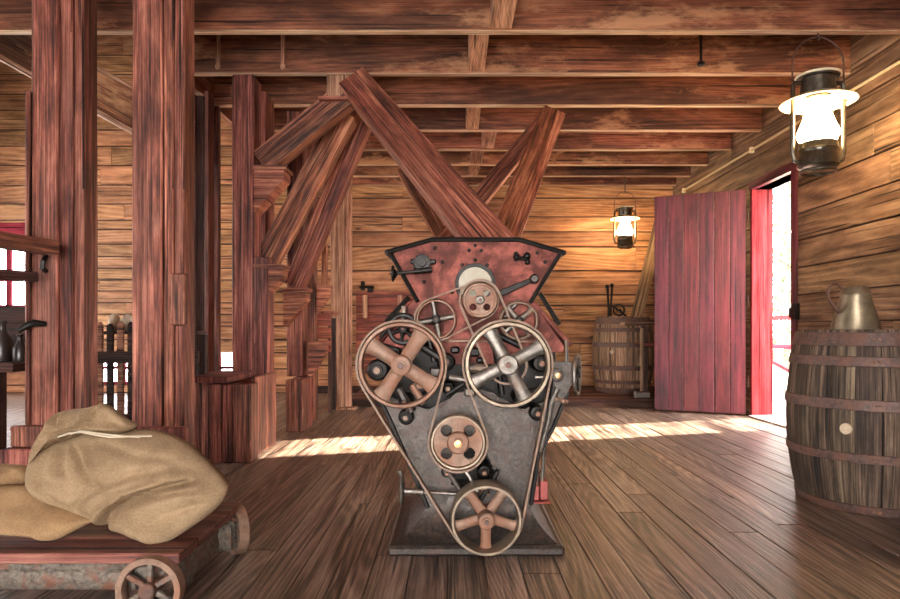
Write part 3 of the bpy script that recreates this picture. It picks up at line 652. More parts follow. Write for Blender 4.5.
# sloping shoulder covers
for pts, sgn in (([(531.5, 300), (572, 346)], 1), ([(416, 300), (377, 343)], -1)):
    a, b = S(*pts[0], YF), S(*pts[1], YF); m0 = Vector((a.x, 3.27, a.z)); m1 = Vector((b.x, 3.27, b.z))
    build('shoulder_cover', MB().board(m0, m1, 0.55, 0.022, (0, 1, 0), 0.004), 'redplate', ml)
build('shoulder_rod', MB().tube([S(539.5, 293, YF-0.01), S(559.5, 324.5, YF-0.01)], 0.011, 8), 'blackiron', ml)
build('shoulder_rod', MB().tube([S(566, 340, YF-0.005), S(567, 362, YF-0.005)], 0.009, 8), 'greyiron', ml)
build('shoulder_rod', MB().tube([S(409, 297, YF-0.01), S(386, 322, YF-0.01)], 0.011, 8), 'blackiron', ml)
# pulleys ---------------------------------------------------------
PUL = {}
def pulley(key, px, py, rpx, Yc, wd, spokes, a0, mat, rimt=0.012, hubr=0.035, spw=(0.05, 0.035), hubmat='greyiron', holes=False, name='drive_pulley', rimmat=None, flange=False):
    yf = Yc-wd/2; c = S(px, py, yf); r = rpx*yf/F; c = Vector((c.x, Yc, c.z)); PUL[key] = (c.x, c.z, r)
    cr = 0.004
    rim = build(name, MB().lathe([(r-rimt, -wd/2), (r-0.003, -wd/2), (r, -wd/2+0.004), (r+cr, 0), (r, wd/2-0.004), (r-0.003, wd/2), (r-rimt, wd/2), (r-rimt*1.35, 0)], c, (0, 1, 0), 48, closed=True), rimmat or mat, ml)
    if not holes:
        for k in range(spokes):
            an = math.radians(a0)+k*math.tau/spokes; e = Vector((math.cos(an), 0, math.sin(an))); pv = Vector((-e.z, 0, e.x))
            mb = MB(); rg = []
            for i in range(6):
                t = i/5; p = c+e*(hubr*0.7+(r-rimt*0.8-hubr*0.7)*t); ww = spw[0]+(spw[1]-spw[0])*t; ww *= 1+0.9*max(0, t-0.75)*1.6
                th = 0.011+0.006*(1-t)
                rg.append([mb.bm.verts.new(p+pv*(ww/2)*math.cos(u)*1.0+Vector((0, 1, 0))*th*math.sin(u)) for u in [math.tau*j/10 for j in range(10)]])
            for A_, B_ in zip(rg, rg[1:]):
                for j in range(10): mb.bm.faces.new((A_[j], A_[(j+1) % 10], B_[(j+1) % 10], B_[j]))
            bmesh.ops.recalc_face_normals(mb.bm, faces=mb.bm.faces[:])
            build('spoke', mb, mat, rim, smooth=60)
    else:   # web plate with round holes
        n = 48; mb = MB(); R1 = r-rimt*0.9; vsr = []
        hr = R1*0.235; hc = R1*0.64
        # polar grid, skipping cells that fall in the holes
        NR, NA = 26, 160; grid = [[mb.bm.verts.new(c+Vector((math.cos(a)*rad, -0.006, math.sin(a)*rad))) for a in [math.tau*j/NA for j in range(NA)]] for rad in [hubr*0.8+(R1-hubr*0.8)*i/NR for i in range(NR+1)]]
        fs = []
        for i in range(NR):
            for j in range(NA):
                m = (grid[i][j].co+grid[i+1][(j+1) % NA].co)/2-c; ok = True
                for k in range(spokes):
                    an = math.radians(a0)+k*math.tau/spokes
                    if (m.x-math.cos(an)*hc)**2+(m.z-math.sin(an)*hc)**2 < hr**2: ok = False
                if ok: fs.append(mb.bm.faces.new((grid[i][j], grid[i+1][j], grid[i+1][(j+1) % NA], grid[i][(j+1) % NA])))
        bmesh.ops.delete(mb.bm, geom=[v for v in mb.bm.verts if not v.link_faces], context='VERTS')
        ex = bmesh.ops.extrude_face_region(mb.bm, geom=mb.bm.faces[:]); bmesh.ops.translate(mb.bm, vec=(0, 0.014, 0), verts=[v for v in ex['geom'] if isinstance(v, bmesh.types.BMVert)])
        bmesh.ops.recalc_face_normals(mb.bm, faces=mb.bm.faces[:])
        build('web', mb, mat, rim)
    hl = wd*0.5+0.018
    build('hub', MB().lathe([(0, hl), (hubr, hl), (hubr, -hl+0.01), (hubr-0.006, -hl+0.004), (hubr*0.72, -hl+0.004), (hubr*0.70, -hl+0.008), (hubr*0.5, -hl+0.008), (hubr*0.48, -hl-0.004), (0, -hl-0.006)], c, (0, 1, 0), 24), hubmat, rim)
    build('axle', MB().cyl(c-Vector((0, hl+0.012, 0)), Vector((c.x, 3.1, c.z)), hubr*0.30, 12), 'hoop', rim)
    return rim
pulley('W1', 401, 365.5, 43, 2.85, 0.07, 4, 57, 'rustiron', 0.014, 0.045, (0.062, 0.068), 'rustiron')
pulley('W2', 508, 365, 43, 2.85, 0.07, 4, 28, 'greyiron', 0.014, 0.045, (0.060, 0.058), 'greyiron', rimmat='worniron')
pulley('W3', 436, 319.5, 20, 2.91, 0.035, 4, 10, 'greyiron', 0.008, 0.020, (0.028, 0.022), 'blackiron', rimmat='rustiron')
pulley('W4', 480, 300, 17.5, 2.87, 0.035, 4, 45, 'rustiron', 0.010, 0.020, (0.026, 0.03), 'greyiron', holes=True)
pulley('W5', 519, 320.5, 19, 2.925, 0.03, 4, 40, 'greyiron', 0.008, 0.020, (0.03, 0.024), 'blackiron', rimmat='belt')
pulley('W6', 458, 443, 27.5, 2.85, 0.06, 4, 45, 'rustiron', 0.010, 0.048, (0.03, 0.03), 'rustiron', holes=True, rimmat='worniron')
pulley('W7', 486.5, 521, 35.5, 2.835, 0.13, 5, 54, 'rustiron', 0.012, 0.036, (0.05, 0.042), 'rustiron', rimmat='worniron')
pulley('W8', 403, 329, 15.5, 2.935, 0.03, 6, 20, 'blackiron', 0.012, 0.018, (0.02, 0.016), 'blackiron', name='gear_wheel')
c = PUL['W6']; build('bearing_cap', MB().lathe([(0, -0.008), (0.016, -0.006), (0.02, 0.01), (0, 0.012)], (c[0], 2.85-0.056, c[1]), (0, 1, 0), 20), 'brass', ml)
# belts -----------------------------------------------------------
def serp(circs, closed=True, step=0.15):
    """circs [(x,z,r,s)] s=+1 ccw -1 cw; returns closed loop of 2D points"""
    n = len(circs); tans = []
    for i in range(n):
        x0, z0, r0, s0 = circs[i]; x1, z1, r1, s1 = circs[(i+1) % n]
        D = math.hypot(x1-x0, z1-z0); ph = math.atan2(z1-z0, x1-x0); th = ph-math.asin(max(-1, min(1, (s1*r1-s0*r0)/D)))
        nx, nz = -math.sin(th), math.cos(th)
        tans.append(((x0-s0*r0*nx, z0-s0*r0*nz), (x1-s1*r1*nx, z1-s1*r1*nz)))
    out = []
    for i in range(n):
        x, z_, r, s = circs[i]; pin = tans[i-1][1]; pout = tans[i][0]
        a = math.atan2(pin[1]-z_, pin[0]-x); b = math.atan2(pout[1]-z_, pout[0]-x)
        if s > 0:
            while b < a: b += math.tau
        else:
            while b > a: b -= math.tau
        m = max(2, int(abs(b-a)/step))
        out += [(x+math.cos(a+(b-a)*k/m)*r, z_+math.sin(a+(b-a)*k/m)*r) for k in range(m+1)]
    return out
t_ = 0.009
def cc(k, s, e=t_): x, z_, r = PUL[k]; return (x, z_, r+e, s)
loop = serp([cc('W7', -1), cc('W1', -1), cc('W6', 1), cc('W2', -1)])
build('drive_belt', MB().tube([(x, 2.85, z_) for x, z_ in loop], 0.0045, closed=True, flat=((0, 1, 0), 0.026)), 'belt', ml)
loop = serp([cc('W3', -1, 0.006), cc('W4', -1, 0.006)]); 
build('feed_belt', MB().tube([(x, 2.895, z_) for x, z_ in loop], 0.0035, closed=True, flat=((0, 1, 0), 0.010)), 'belt', ml)
x2, z2, r2 = PUL['W2']
loop = serp([cc('W4', -1, 0.012), (x2, z2, 0.085, -1)])
build('feed_belt', MB().tube([(x, 2.86-0.006, z_) for x, z_ in loop], 0.0045, closed=True, flat=((0, 1, 0), 0.007)), 'belt', ml)
# roll bearings, adjusters and small ironwork behind the pulleys
rb = random.Random(4)
def bearing(px, py, r, Y=2.95, mat='blackiron'):
    p = S(px, py, Y)
    o = build('roll_bearing', MB().lathe([(0, -0.03), (r*0.45, -0.03), (r*0.5, -0.015), (r*0.8, -0.012), (r, 0), (r, 0.17), (0, 0.17)], p, (0, 1, 0), 20), mat, ml)
    build('shaft_end', MB().lathe([(0, -0.05), (r*0.3, -0.048), (r*0.32, -0.03), (0, -0.03)], p, (0, 1, 0), 14), 'rustiron', o)
for a in ((446, 362, 0.042), (448, 388, 0.03), (541, 363, 0.042), (378, 370, 0.05), (406, 417, 0.036), (537, 413, 0.036), (420, 385, 0.045), (520, 398, 0.03), (405, 402, 0.03)): bearing(*a)
for (a, b, r, m) in (((462, 368), (488, 368), 0.020, 'greyiron'), ((420, 345), (440, 358), 0.02, 'blackiron'), ((535, 377), (556, 377), 0.008, 'steel'), ((449, 377), (466, 380), 0.013, 'greyiron'), ((398, 388), (412, 412), 0.022, 'iron'), ((412, 384), (424, 404), 0.018, 'rustiron'),
                     ((380, 345), (398, 350), 0.012, 'blackiron'), ((446, 395), (464, 383), 0.012, 'blackiron'), ((495, 345), (502, 395), 0.015, 'blackiron'), ((428, 335), (434, 362), 0.013, 'blackiron'), ((404, 306), (404, 322), 0.012, 'greyiron'), ((380, 338), (400, 312), 0.010, 'blackiron'),
                     ((498, 335), (520, 346), 0.014, 'blackiron'), ((519, 300), (505, 318), 0.010, 'greyiron'), ((528, 392), (548, 386), 0.012, 'blackiron')):
    build('tension_rod', MB().cyl(S(*a, 2.945), S(*b, 2.945), r, 10), m, ml)
for px, py, s in ((436, 372, 0.05), (474, 352, 0.045), (492, 377, 0.04), (470, 392, 0.045), (390, 382, 0.05), (430, 350, 0.04), (545, 350, 0.045), (532, 352, 0.04), (395, 352, 0.045), (518, 380, 0.045), (455, 350, 0.035), (480, 360, 0.03)):
    p = S(px, py, 2.965); build('bearing_block', MB().box(p-Vector((s*0.6, 0.02, s*0.45)), p+Vector((s*0.6, 0.03, s*0.45)), 0.008), rb.choice(['blackiron', 'iron', 'blackiron', 'greyiron']), ml)
# apron plate curve between the frames below the rolls
build('apron', MB().prism([q(440, 408), q(456, 393), q(475, 388), q(494, 393), q(510, 408), q(490, 440), q(474, 446), q(458, 440)], YF-0.012, YF-0.002), 'iron', ml)
# mechanism in the arch
build('linkage', MB().board(S(447, 470, 2.93), S(470, 505, 2.93), 0.03, 0.02, (0, 1, 0), 0.004), 'iron', ml)
build('linkage', MB().board(S(465, 470, 2.94), S(478, 492, 2.94), 0.012, 0.012, (0, 1, 0), 0.002), 'steel', ml)
build('linkage', MB().board(S(498, 470, 2.94), S(480, 500, 2.94), 0.035, 0.02, (0, 1, 0), 0.004), 'blackiron', ml)
bearing(447, 472, 0.026, 2.93, 'iron'); bearing(484, 471, 0.03, 2.93); bearing(485, 485, 0.03, 2.95)
build('spring', MB().tube([S(484, 486, 2.95)+Vector((math.cos(k*0.7)*0.022, math.sin(k*0.7)*0.022, 0.0012*k-0.04)) for k in range(60)], 0.004, 6), 'rustiron', ml)
# lower left handwheel + shaft
hw = build('hand_crank', MB().cyl(S(404, 491, 2.93), S(458, 494, 2.93), 0.010, 12).cyl(S(404, 491, 2.93), S(424, 492, 2.93), 0.017, 12, 0.012), 'greyiron', ml)
hc = S(402, 490, 2.93); build('crank_rim', MB().tube([hc+Vector((0.012*math.sin(a*2)*0, math.cos(a)*0.055, math.sin(a)*0.058)) for a in [math.tau*k/20 for k in range(20)]], 0.008, 8, closed=True), 'greyiron', hw)
for k in range(3):
    a = k*math.tau/3+0.5; build('crank_spoke', MB().cyl(hc, hc+Vector((0, math.cos(a)*0.053, math.sin(a)*0.056)), 0.007, 8), 'greyiron', hw)
build('grip', MB().cyl(hc+Vector((0, 0, 0.05)), hc+Vector((-0.015, 0, 0.09)), 0.009, 8), 'greyiron', hw)
# right handwheel and adjusting bracket
br = build('adjusting_bracket', MB().prism([q(551, 361), q(572, 362), q(574, 372), q(566, 392), q(556, 405), q(549, 405), q(552, 385)], YF-0.05, YF-0.01, 0.006), 'iron', ml)
build('bracket_boss', MB().lathe([(0, -0.03), (0.018, -0.028), (0.03, -0.02), (0.032, 0.01), (0, 0.01)], S(557, 375, YF-0.055), (0, 1, 0), 20), 'greyiron', br)
build('bracket_pin', MB().lathe([(0, -0.04), (0.012, -0.038), (0.013, -0.02), (0, -0.02)], S(557, 375, YF-0.06), (0, 1, 0), 14), 'brass', br)
h2 = S(577, 375, YF-0.03)
rw = build('handwheel', MB().tube([h2+Vector((0.024*math.cos(a), math.cos(a)*0.06, math.sin(a)*0.088)) for a in [math.tau*k/24 for k in range(24)]], 0.009, 8, closed=True), 'greyiron', ml)
build('handwheel_hub', MB().cyl(S(562, 375, YF-0.03), S(580, 375, YF-0.03), 0.013, 12), 'blackiron', rw)
for k in range(4):
    a = k*math.tau/4+0.4; build('handwheel_spoke', MB().cyl(h2, h2+Vector((0.023*math.cos(a), math.cos(a)*0.057, math.sin(a)*0.085)), 0.007, 8), 'blackiron', rw)
# curved lever and rods on the right
build('curved_lever', MB().tube([S(558, 388, 2.93), S(551, 405, 2.93), S(549, 420, 2.93), S(545, 435, 2.93), S(540, 452, 2.93)], [0.014, 0.013, 0.011, 0.01, 0.008], 8), 'greyiron', ml)
build('tie_rod', MB().cyl(S(551, 398, 2.93), S(568, 402, 2.93), 0.008, 8).sphere(S(556, 399, 2.93), 0.014).sphere(S(563, 401, 2.93), 0.014), 'rustiron', ml)
build('tie_rod', MB().cyl(S(545, 438, 3.02), S(542, 484, 3.02), 0.009, 8).cyl(S(538, 440, 3.02), S(537, 486, 3.02), 0.007, 8), 'greyiron', ml)
ob = build('oil_box', MB().box(S(539, 498, 3.05)-Vector((0, 0.04, 0)), S(547, 479, 3.05)+Vector((0, 0.04, 0)), 0.004).box(S(532, 499, 3.03)-Vector((0, 0.03, 0)), S(538.5, 484, 3.03)+Vector((0, 0.03, 0)), 0.004), 'redbox', ml)
build('oil_box_shelf', MB().box(S(531, 500.5, 3.05)-Vector((0, 0.06, 0)), S(549, 499, 3.05)+Vector((0, 0.06, 0)), 0.002), 'redbox', ob)

# ================================================================ BARRELS
def barrel(name, c, H, rb_, rm, label, mat, n, hoops, bung=None, rivet=True):
    c = Vector(c); t = thing(name, c, label, 'barrel', 'oak barrels')
    def rad(z): u = z/H*2-1; return rm-(rm-rb_)*u*u
    for k in range(n):
        a0 = math.tau*k/n+0.0; a1 = math.tau*(k+1)/n-0.004/rm; mb = MB(); Z = 8; th = 0.022; dr = random.uniform(-0.0025, 0.0025)
        outer, inner = [], []
        for i in range(Z+1):
            z = H*i/Z; r = rad(z)+dr
            outer.append([mb.bm.verts.new(c+Vector((math.cos(a)*r, math.sin(a)*r, z))) for a in (a0, (a0+a1)/2, a1)])
            inner.append([mb.bm.verts.new(c+Vector((math.cos(a)*(r-th), math.sin(a)*(r-th), z))) for a in (a0, (a0+a1)/2, a1)])
        def fc(*v):
            f = mb.bm.faces.new(v)
            for l in f.loops: d = l.vert.co-c; l[mb.uv].uv = (d.z, math.atan2(d.y, d.x)*rm)
        for i in range(Z):
            for j in (0, 1):
                fc(outer[i][j], outer[i][j+1], outer[i+1][j+1], outer[i+1][j]); fc(inner[i][j+1], inner[i][j], inner[i+1][j], inner[i+1][j+1])
            fc(outer[i][0], outer[i+1][0], inner[i+1][0], inner[i][0]); fc(outer[i][2], inner[i][2], inner[i+1][2], outer[i+1][2])
        for j in (0, 1):
            fc(outer[Z][j], outer[Z][j+1], inner[Z][j+1], inner[Z][j]); fc(outer[0][j+1], outer[0][j], inner[0][j], inner[0][j+1])
        bmesh.ops.recalc_face_normals(mb.bm, faces=mb.bm.faces[:])
        build('stave', mb, mat, t)
    for z0, z1 in hoops:
        z0 *= H; z1 *= H
        ho = build('hoop', MB().lathe([(rad(z0)+0.001, z0), (rad(z0)+0.007, z0+0.003), (rad((z0+z1)/2)+0.0075, (z0+z1)/2), (rad(z1)+0.007, z1-0.003), (rad(z1)+0.001, z1)], c, (0, 0, 1), 48), 'hoop', t)
        if rivet:
            for da in (-0.03, 0.03):
                a = -2.05+da; zz = (z0+z1)/2; p = c+Vector((math.cos(a)*(rad(zz)+0.006), math.sin(a)*(rad(zz)+0.006), zz))
                build('rivet', MB().sphere(p, 0.009, (1, 1, 1), 5), 'rustiron', ho)
    build('barrel_head', MB().lathe([(0, H-0.035), (rb_-0.02, H-0.035), (rb_-0.02, H-0.06), (0, H-0.06)], c, (0, 0, 1), 40), mat, t)
    build('barrel_head', MB().lathe([(0, 0.06), (rb_-0.02, 0.06), (rb_-0.02, 0.035), (0, 0.035)], c, (0, 0, 1), 40), mat, t)
    if bung:
        a, z = bung; e = Vector((math.cos(a), math.sin(a), 0)); p = c+e*(rad(z*H)-0.006); p.z = c.z+z*H
        build('bung', MB().cyl(p, p+e*0.022, 0.03, 20), 'stone', t)
    return t
HP = [(0.0, 0.045), (0.225, 0.285), (0.475, 0.53), (0.785, 0.83), (0.925, 0.995)]
barrel('oak_barrel', (2.415, 3.78, 0), 0.992, 0.372, 0.435, 'large weathered oak barrel with rusty hoops and pale bung by the doorway', 'stave', 22, [(0.0, 0.05), (0.285, 0.335), (0.565, 0.625), (0.80, 0.855), (0.91, 0.985)], (-2.38, 0.465))
barrel('oak_barrel', (2.40, 9.25, 0.1), 1.06, 0.36, 0.425, 'smaller oak barrel with pale staves before the back wall', 'farstave', 18, [(0.0, 0.07), (0.12, 0.17), (0.30, 0.36), (0.60, 0.66), (0.80, 0.85), (0.90, 0.99)], (-2.15, 0.54), False)
# pitcher
p0 = Vector((2.37, 3.84, 0.9571)); pc = thing('pitcher', p0, 'conical tin pitcher with curved handle on the near barrel', 'pitcher')
build('body', MB().lathe([(0, 0), (0.138, 0), (0.14, 0.006), (0.078, 0.235), (0.081, 0.245), (0.068, 0.28), (0.072, 0.287), (0.065, 0.283), (0.074, 0.24), (0.134, 0.01), (0, 0.008)], p0, (0, 0, 1), 32), 'tin', pc)
build('neck_ring', MB().tube([p0+Vector((math.cos(a)*0.081, math.sin(a)*0.081, 0.24)) for a in [math.tau*k/28 for k in range(28)]], 0.004, 6, closed=True), 'tin', pc)
build('handle', MB().tube([p0+Vector(v) for v in ((-0.085, -0.02, 0.27), (-0.12, -0.03, 0.30), (-0.165, -0.04, 0.295), (-0.19, -0.045, 0.255), (-0.18, -0.04, 0.21), (-0.14, -0.03, 0.165), (-0.11, -0.025, 0.13))], 0.006, flat=((0.25, 1, 0), 0.016)), 'hoop', pc)
# hand mill on the far barrel
sh = thing('hand_tool', (2.2, 9.1, 1.16), 'small black iron hand-cranked tool on the far barrel', 'tool')
zt = 1.16
build('foot', MB().box((2.12, 9.0, zt-0.035), (2.38, 9.2, zt), 0.006), 'blackiron', sh)
build('lever', MB().tube([(2.17, 9.1, zt-0.01), (2.16, 9.1, zt+0.2), (2.15, 9.1, zt+0.4)], [0.02, 0.014, 0.02], 8).sphere((2.145, 9.1, zt+0.42), 0.03), 'blackiron', sh)
build('lever', MB().tube([(2.2, 9.16, zt-0.01), (2.215, 9.16, zt+0.2), (2.225, 9.16, zt+0.42)], [0.02, 0.014, 0.018], 8).sphere((2.225, 9.16, zt+0.44), 0.03), 'blackiron', sh)
build('gear', MB().tube([Vector((2.3, 9.06, zt+0.09))+Vector((math.cos(a)*0.075, 0, math.sin(a)*0.075)) for a in [math.tau*k/16 for k in range(16)]], 0.014, 6, closed=True).cyl((2.3, 9.0, zt+0.09), (2.3, 9.16, zt+0.09), 0.02, 10), 'blackiron', sh)
build('arm', MB().cyl((2.3, 9.05, zt+0.09), (2.17, 9.1, zt+0.16), 0.014, 8).cyl((2.3, 9.05, zt+0.09), (2.40, 9.05, zt+0.0), 0.016, 8), 'blackiron', sh)
# leaning plank
o = build('leaning_plank', MB().board((2.48, 9.76, 0.1), (3.13, 9.86, 2.62), 0.17, 0.05, (1, 0, 0), 0.005), 'sidewall'); tag(o, 'long plank leaning against the back wall behind the far barrel', 'plank')
# stand and sledgehammer near the door
st = thing('wooden_stand', (2.75, 8.7, 0.1), 'rough low wooden stand between the far barrel and red door', 'stand')
a, b = S(625, 325, 8.55), S(662, 322, 8.55)
build('top_board', MB().box((a.x, 8.55, a.z-0.01), (b.x+0.15, 8.80, b.z), 0.004), 'farstave', st)
build('rail', MB().box((S(635, 0, 8.55).x, 8.57, S(0, 346, 8.55).z), (b.x+0.15, 8.6, S(0, 343, 8.55).z), 0.004), 'brace', st)
for px, y in ((645.5, 8.60), (667, 8.60), (645.5, 8.75), (667, 8.75)):
    xx = S(px, 0, 8.55).x; build('leg', MB().box((xx, y, 0.1), (xx+0.05, y+0.04, a.z-0.012), 0.003), 'darkwood', st)
sg = thing('sledgehammer', S(642, 400, 8.35), 'sledgehammer standing on its grey head beside the far barrel', 'hammer')
a = S(642, 0, 8.35); build('head', MB().box((a.x-0.10, 8.31, 0.101), (a.x+0.10, 8.40, 0.19), 0.015), 'greyiron', sg)
build('handle', MB().tube([(a.x, 8.355, 0.18), (a.x, 8.36, 0.55), (a.x, 8.365, 1.0)], [0.022, 0.018, 0.022], 8), 'farstave', sg)

# ================================================================ LANTERNS
def lantern(c, s, label, drop=0.1, energy=None):
    """c: centre of the glass; s: overall scale (brim radius = 0.27*s)"""
    c = Vector(c); t = thing('lantern', c-Vector((0, 0, 0.36*s)), label, 'lantern', 'hanging oil lanterns')
    v = lambda x, y, z: c+Vector((x, y, z))*s
    br = build('brim', MB().lathe([(0.10, 0.215), (0.20, 0.185), (0.268, 0.155), (0.272, 0.148), (0.266, 0.147), (0.20, 0.172), (0.10, 0.20)], c, (0, 0, 1), 40).bm and MB().lathe([(0.10*s, 0.215*s), (0.20*s, 0.190*s), (0.268*s, 0.155*s), (0.272*s, 0.148*s), (0.266*s, 0.147*s), (0.20*s, 0.178*s), (0.10*s, 0.20*s)], c, (0, 0, 1), 40), 'enamel', t)
    build('hood', MB().lathe([(r*s, z*s) for r, z in ((0.125, 0.195), (0.128, 0.21), (0.122, 0.30), (0.125, 0.33), (0.15, 0.335), (0.155, 0.345), (0.15, 0.36), (0.11, 0.385), (0.08, 0.395), (0.0, 0.40))], c, (0, 0, 1), 32), 'lampiron', t)
    build('hood_ring', MB().tube([v(math.cos(a)*0.155, math.sin(a)*0.155, 0.355) for a in [math.tau*k/28 for k in range(28)]], 0.010*s, 6, closed=True), 'enamel', t)
    build('chimney_glass', MB().lathe([(r*s, z*s) for r, z in ((0.09, 0.19), (0.10, 0.10), (0.135, 0.0), (0.165, -0.08), (0.165, -0.12), (0.13, -0.17), (0.125, -0.17), (0.158, -0.12), (0.158, -0.08), (0.13, 0.0), (0.095, 0.10), (0.085, 0.19))], c, (0, 0, 1), 32), 'glass', t)
    build('flame', MB().lathe([(r*s, z*s) for r, z in ((0.0, 0.185), (0.07, 0.18), (0.082, 0.10), (0.115, 0.0), (0.148, -0.08), (0.148, -0.115), (0.12, -0.155), (0, -0.16))], c, (0, 0, 1), 28), 'flame', t)
    build('fuel_tank', MB().lathe([(r*s, z*s) for r, z in ((0, -0.165), (0.135, -0.165), (0.14, -0.18), (0.14, -0.21), (0.146, -0.22), (0.14, -0.23), (0.14, -0.26), (0.146, -0.27), (0.15, -0.345), (0.12, -0.36), (0.0, -0.36))], c, (0, 0, 1), 32), 'lampiron', t)
    build('base_ring', MB().tube([v(math.cos(a)*0.125, math.sin(a)*0.125, -0.385) for a in [math.tau*k/28 for k in range(28)]], 0.012*s, 6, closed=True), 'lampiron', t)
    for e in (-1, 1):
        build('side_tube', MB().tube([v(e*0.13, 0, 0.30), v(e*0.18, 0, 0.305), v(e*0.197, 0, 0.28), v(e*0.2, 0, 0.0), v(e*0.2, 0, -0.24), v(e*0.185, 0, -0.30), v(e*0.14, 0, -0.315)], 0.018*s, 8), 'lampiron', t)
    pts = [v(0.2*math.cos(a), 0, 0.30+0.0) if False else v(0.2*max(-1, min(1, math.cos(a)*1.08)), 0, 0.30+0.36*math.sin(a)**0.7) for a in [math.pi*k/20 for k in range(21)]]
    build('bail', MB().tube(pts, 0.007*s, 6), 'hoop', t)
    top = c+Vector((0, 0, 0.66*s)); build('hook', MB().tube([top+Vector((0, 0, drop)), top+Vector((0, 0, 0.02)), top+Vector((0.012, 0, -0.012)), top+Vector((0, 0, -0.02))], 0.008, 6), 'hoop', t)
    return t
lantern(S(818, 122, 4.76), 0.94, 'large lit lantern hanging from a joist by the right wall', HC-S(818, 122, 4.76).z-0.66*0.94)
lantern(S(625, 227, 9.27), 0.76, 'smaller lit lantern hanging before the back wall above the far barrel', HC-S(625, 227, 9.27).z-0.66*0.76)
lantern(S(162, 190, 7.8), 0.8, 'lit lantern hanging in the stairwell behind the thick post', 2.0)

# ================================================================ CART, SACKS
DZc = 0.224; cx0, cx1, cy0, cy1 = -2.15, -0.945, 2.235, 2.90
ca = thing('platform_cart', (-1.5, 2.55, 0), 'low cast iron platform cart with plank deck under the sacks', 'cart')
nd = 4
for k in range(nd):
    y0 = cy0+(cy1-cy0)*k/nd; y1 = cy0+(cy1-cy0)*(k+1)/nd
    build('deck_plank', MB().box((cx0, y0+0.001, DZc-0.036), (cx1, y1-0.003, DZc), 0.004), 'deck', ca)
def cast_side(pa, pb, out, z0, z1, name='side_frame'):
    """heavy bulged cast rail from pa to pb"""
    pa, pb = Vector(pa), Vector(pb); mb = MB(); ax = (pb-pa).normalized(); out = Vector(out); rg = []
    prof = [(0.0, z1), (0.022, z1-0.004), (0.03, z1-0.02), (0.022, z1-0.035), (0.03, (z0+z1)/2), (0.026, z0+0.012), (0.012, z0), (-0.02, z0), (-0.02, z1)]
    L = (pb-pa).length; m = max(8, int(L/0.015))
    for i in range(m+1):
        p = pa+ax*(L*i/m)
        rg.append([mb.bm.verts.new(p+out*(d+0.004*noise.noise((p+Vector((d*20, 0, z))) * 45))+Vector((0, 0, z))) for d, z in prof])
    P = len(prof)
    for A_, B_ in zip(rg, rg[1:]):
        for k in range(P): mb.bm.faces.new((A_[k], A_[(k+1) % P], B_[(k+1) % P], B_[k]))
    mb.bm.faces.new(rg[0]); mb.bm.faces.new(rg[-1][::-1]); bmesh.ops.recalc_face_normals(mb.bm, faces=mb.bm.faces[:])
    return build(name, mb, 'castcart', ca, smooth=50)
cast_side((cx0, cy0+0.045, 0), (cx1-0.16, cy0+0.045, 0), (0, -1, 0), 0.085, 0.186)
cast_side((cx1-0.045, cy0+0.12, 0), (cx1-0.045, cy1-0.24, 0), (1, 0, 0), 0.075, 0.186)
# corner casting that sweeps down over the front wheel
mb = MB(); rg = []
for i in range(9):
    t = i/8; an = -math.pi/2+t*math.pi/2
    cxx, cyy = cx1-0.16, cy0+0.15
    rg.append([mb.bm.verts.new((cxx+math.cos(an)*r, cyy+math.sin(an)*r*0.9, z)) for r, z in ((0.125, 0.187), (0.15, 0.17), (0.145, 0.14), (0.135+0.015*t, 0.11-0.04*t), (0.12, 0.09-0.04*t), (0.09, 0.10), (0.09, 0.187))])
for A_, B_ in zip(rg, rg[1:]):
    for k in range(7): mb.bm.faces.new((A_[k], A_[(k+1) % 7], B_[(k+1) % 7], B_[k]))
mb.bm.faces.new(rg[0]); mb.bm.faces.new(rg[-1][::-1]); bmesh.ops.recalc_face_normals(mb.bm, faces=mb.bm.faces[:])
build('corner_casting', mb, 'castcart', ca, smooth=60)
# ribbed rear box
rbx = build('ribbed_axle_box', MB().box((cx1-0.13, cy1-0.235, 0.07), (cx1+0.005, cy1-0.03, 0.186), 0.02), 'castcart', ca)
for k in range(4):
    y = cy1-0.215+k*0.05; build('rib', MB().box((cx1-0.02, y, 0.075), (cx1+0.02, y+0.022, 0.183), 0.008), 'castcart', rbx)
def cart_wheel(c, r, axis, n=6):
    c = Vector(c); ax = Vector(axis); w_ = build('wheel', MB().lathe([(r-0.02, -0.022), (r, -0.022), (r, 0.022), (r-0.02, 0.022), (r-0.026, 0)], c, ax, 36, closed=True), 'rustiron', ca)
    u = Vector((0, 0, 1)); v = ax.cross(u)
    for k in range(n):
        a = math.tau*k/n; e = u*math.cos(a)+v*math.sin(a); build('spoke', MB().board(c+e*0.015, c+e*(r-0.018), 0.02, 0.018, ax, 0.003), 'castcart', w_)
    build('hub', MB().cyl(c-ax*0.035, c+ax*0.035, 0.028, 16), 'hoop', w_)
cart_wheel((S(147, 592, 2.19).x, 2.215, 0.112), 0.11, (0, 1, 0))
cart_wheel((-0.965, cy1-0.02, 0.112), 0.11, (0.80, 0.6, 0))
cart_wheel((cx0+0.2, 2.215, 0.112), 0.11, (0, 1, 0)); cart_wheel((cx0+0.2, cy1-0.05, 0.112), 0.11, (0, 1, 0))
build('axle', MB().cyl((S(147, 592, 2.19).x, 2.2, 0.112), (S(147, 592, 2.19).x, 2.6, 0.112), 0.014, 10), 'hoop', ca)
build('cross_bar', MB().box((cx0, 2.34, 0.12), (cx1-0.2, 2.44, 0.186), 0.004), 'darkwood', ca)

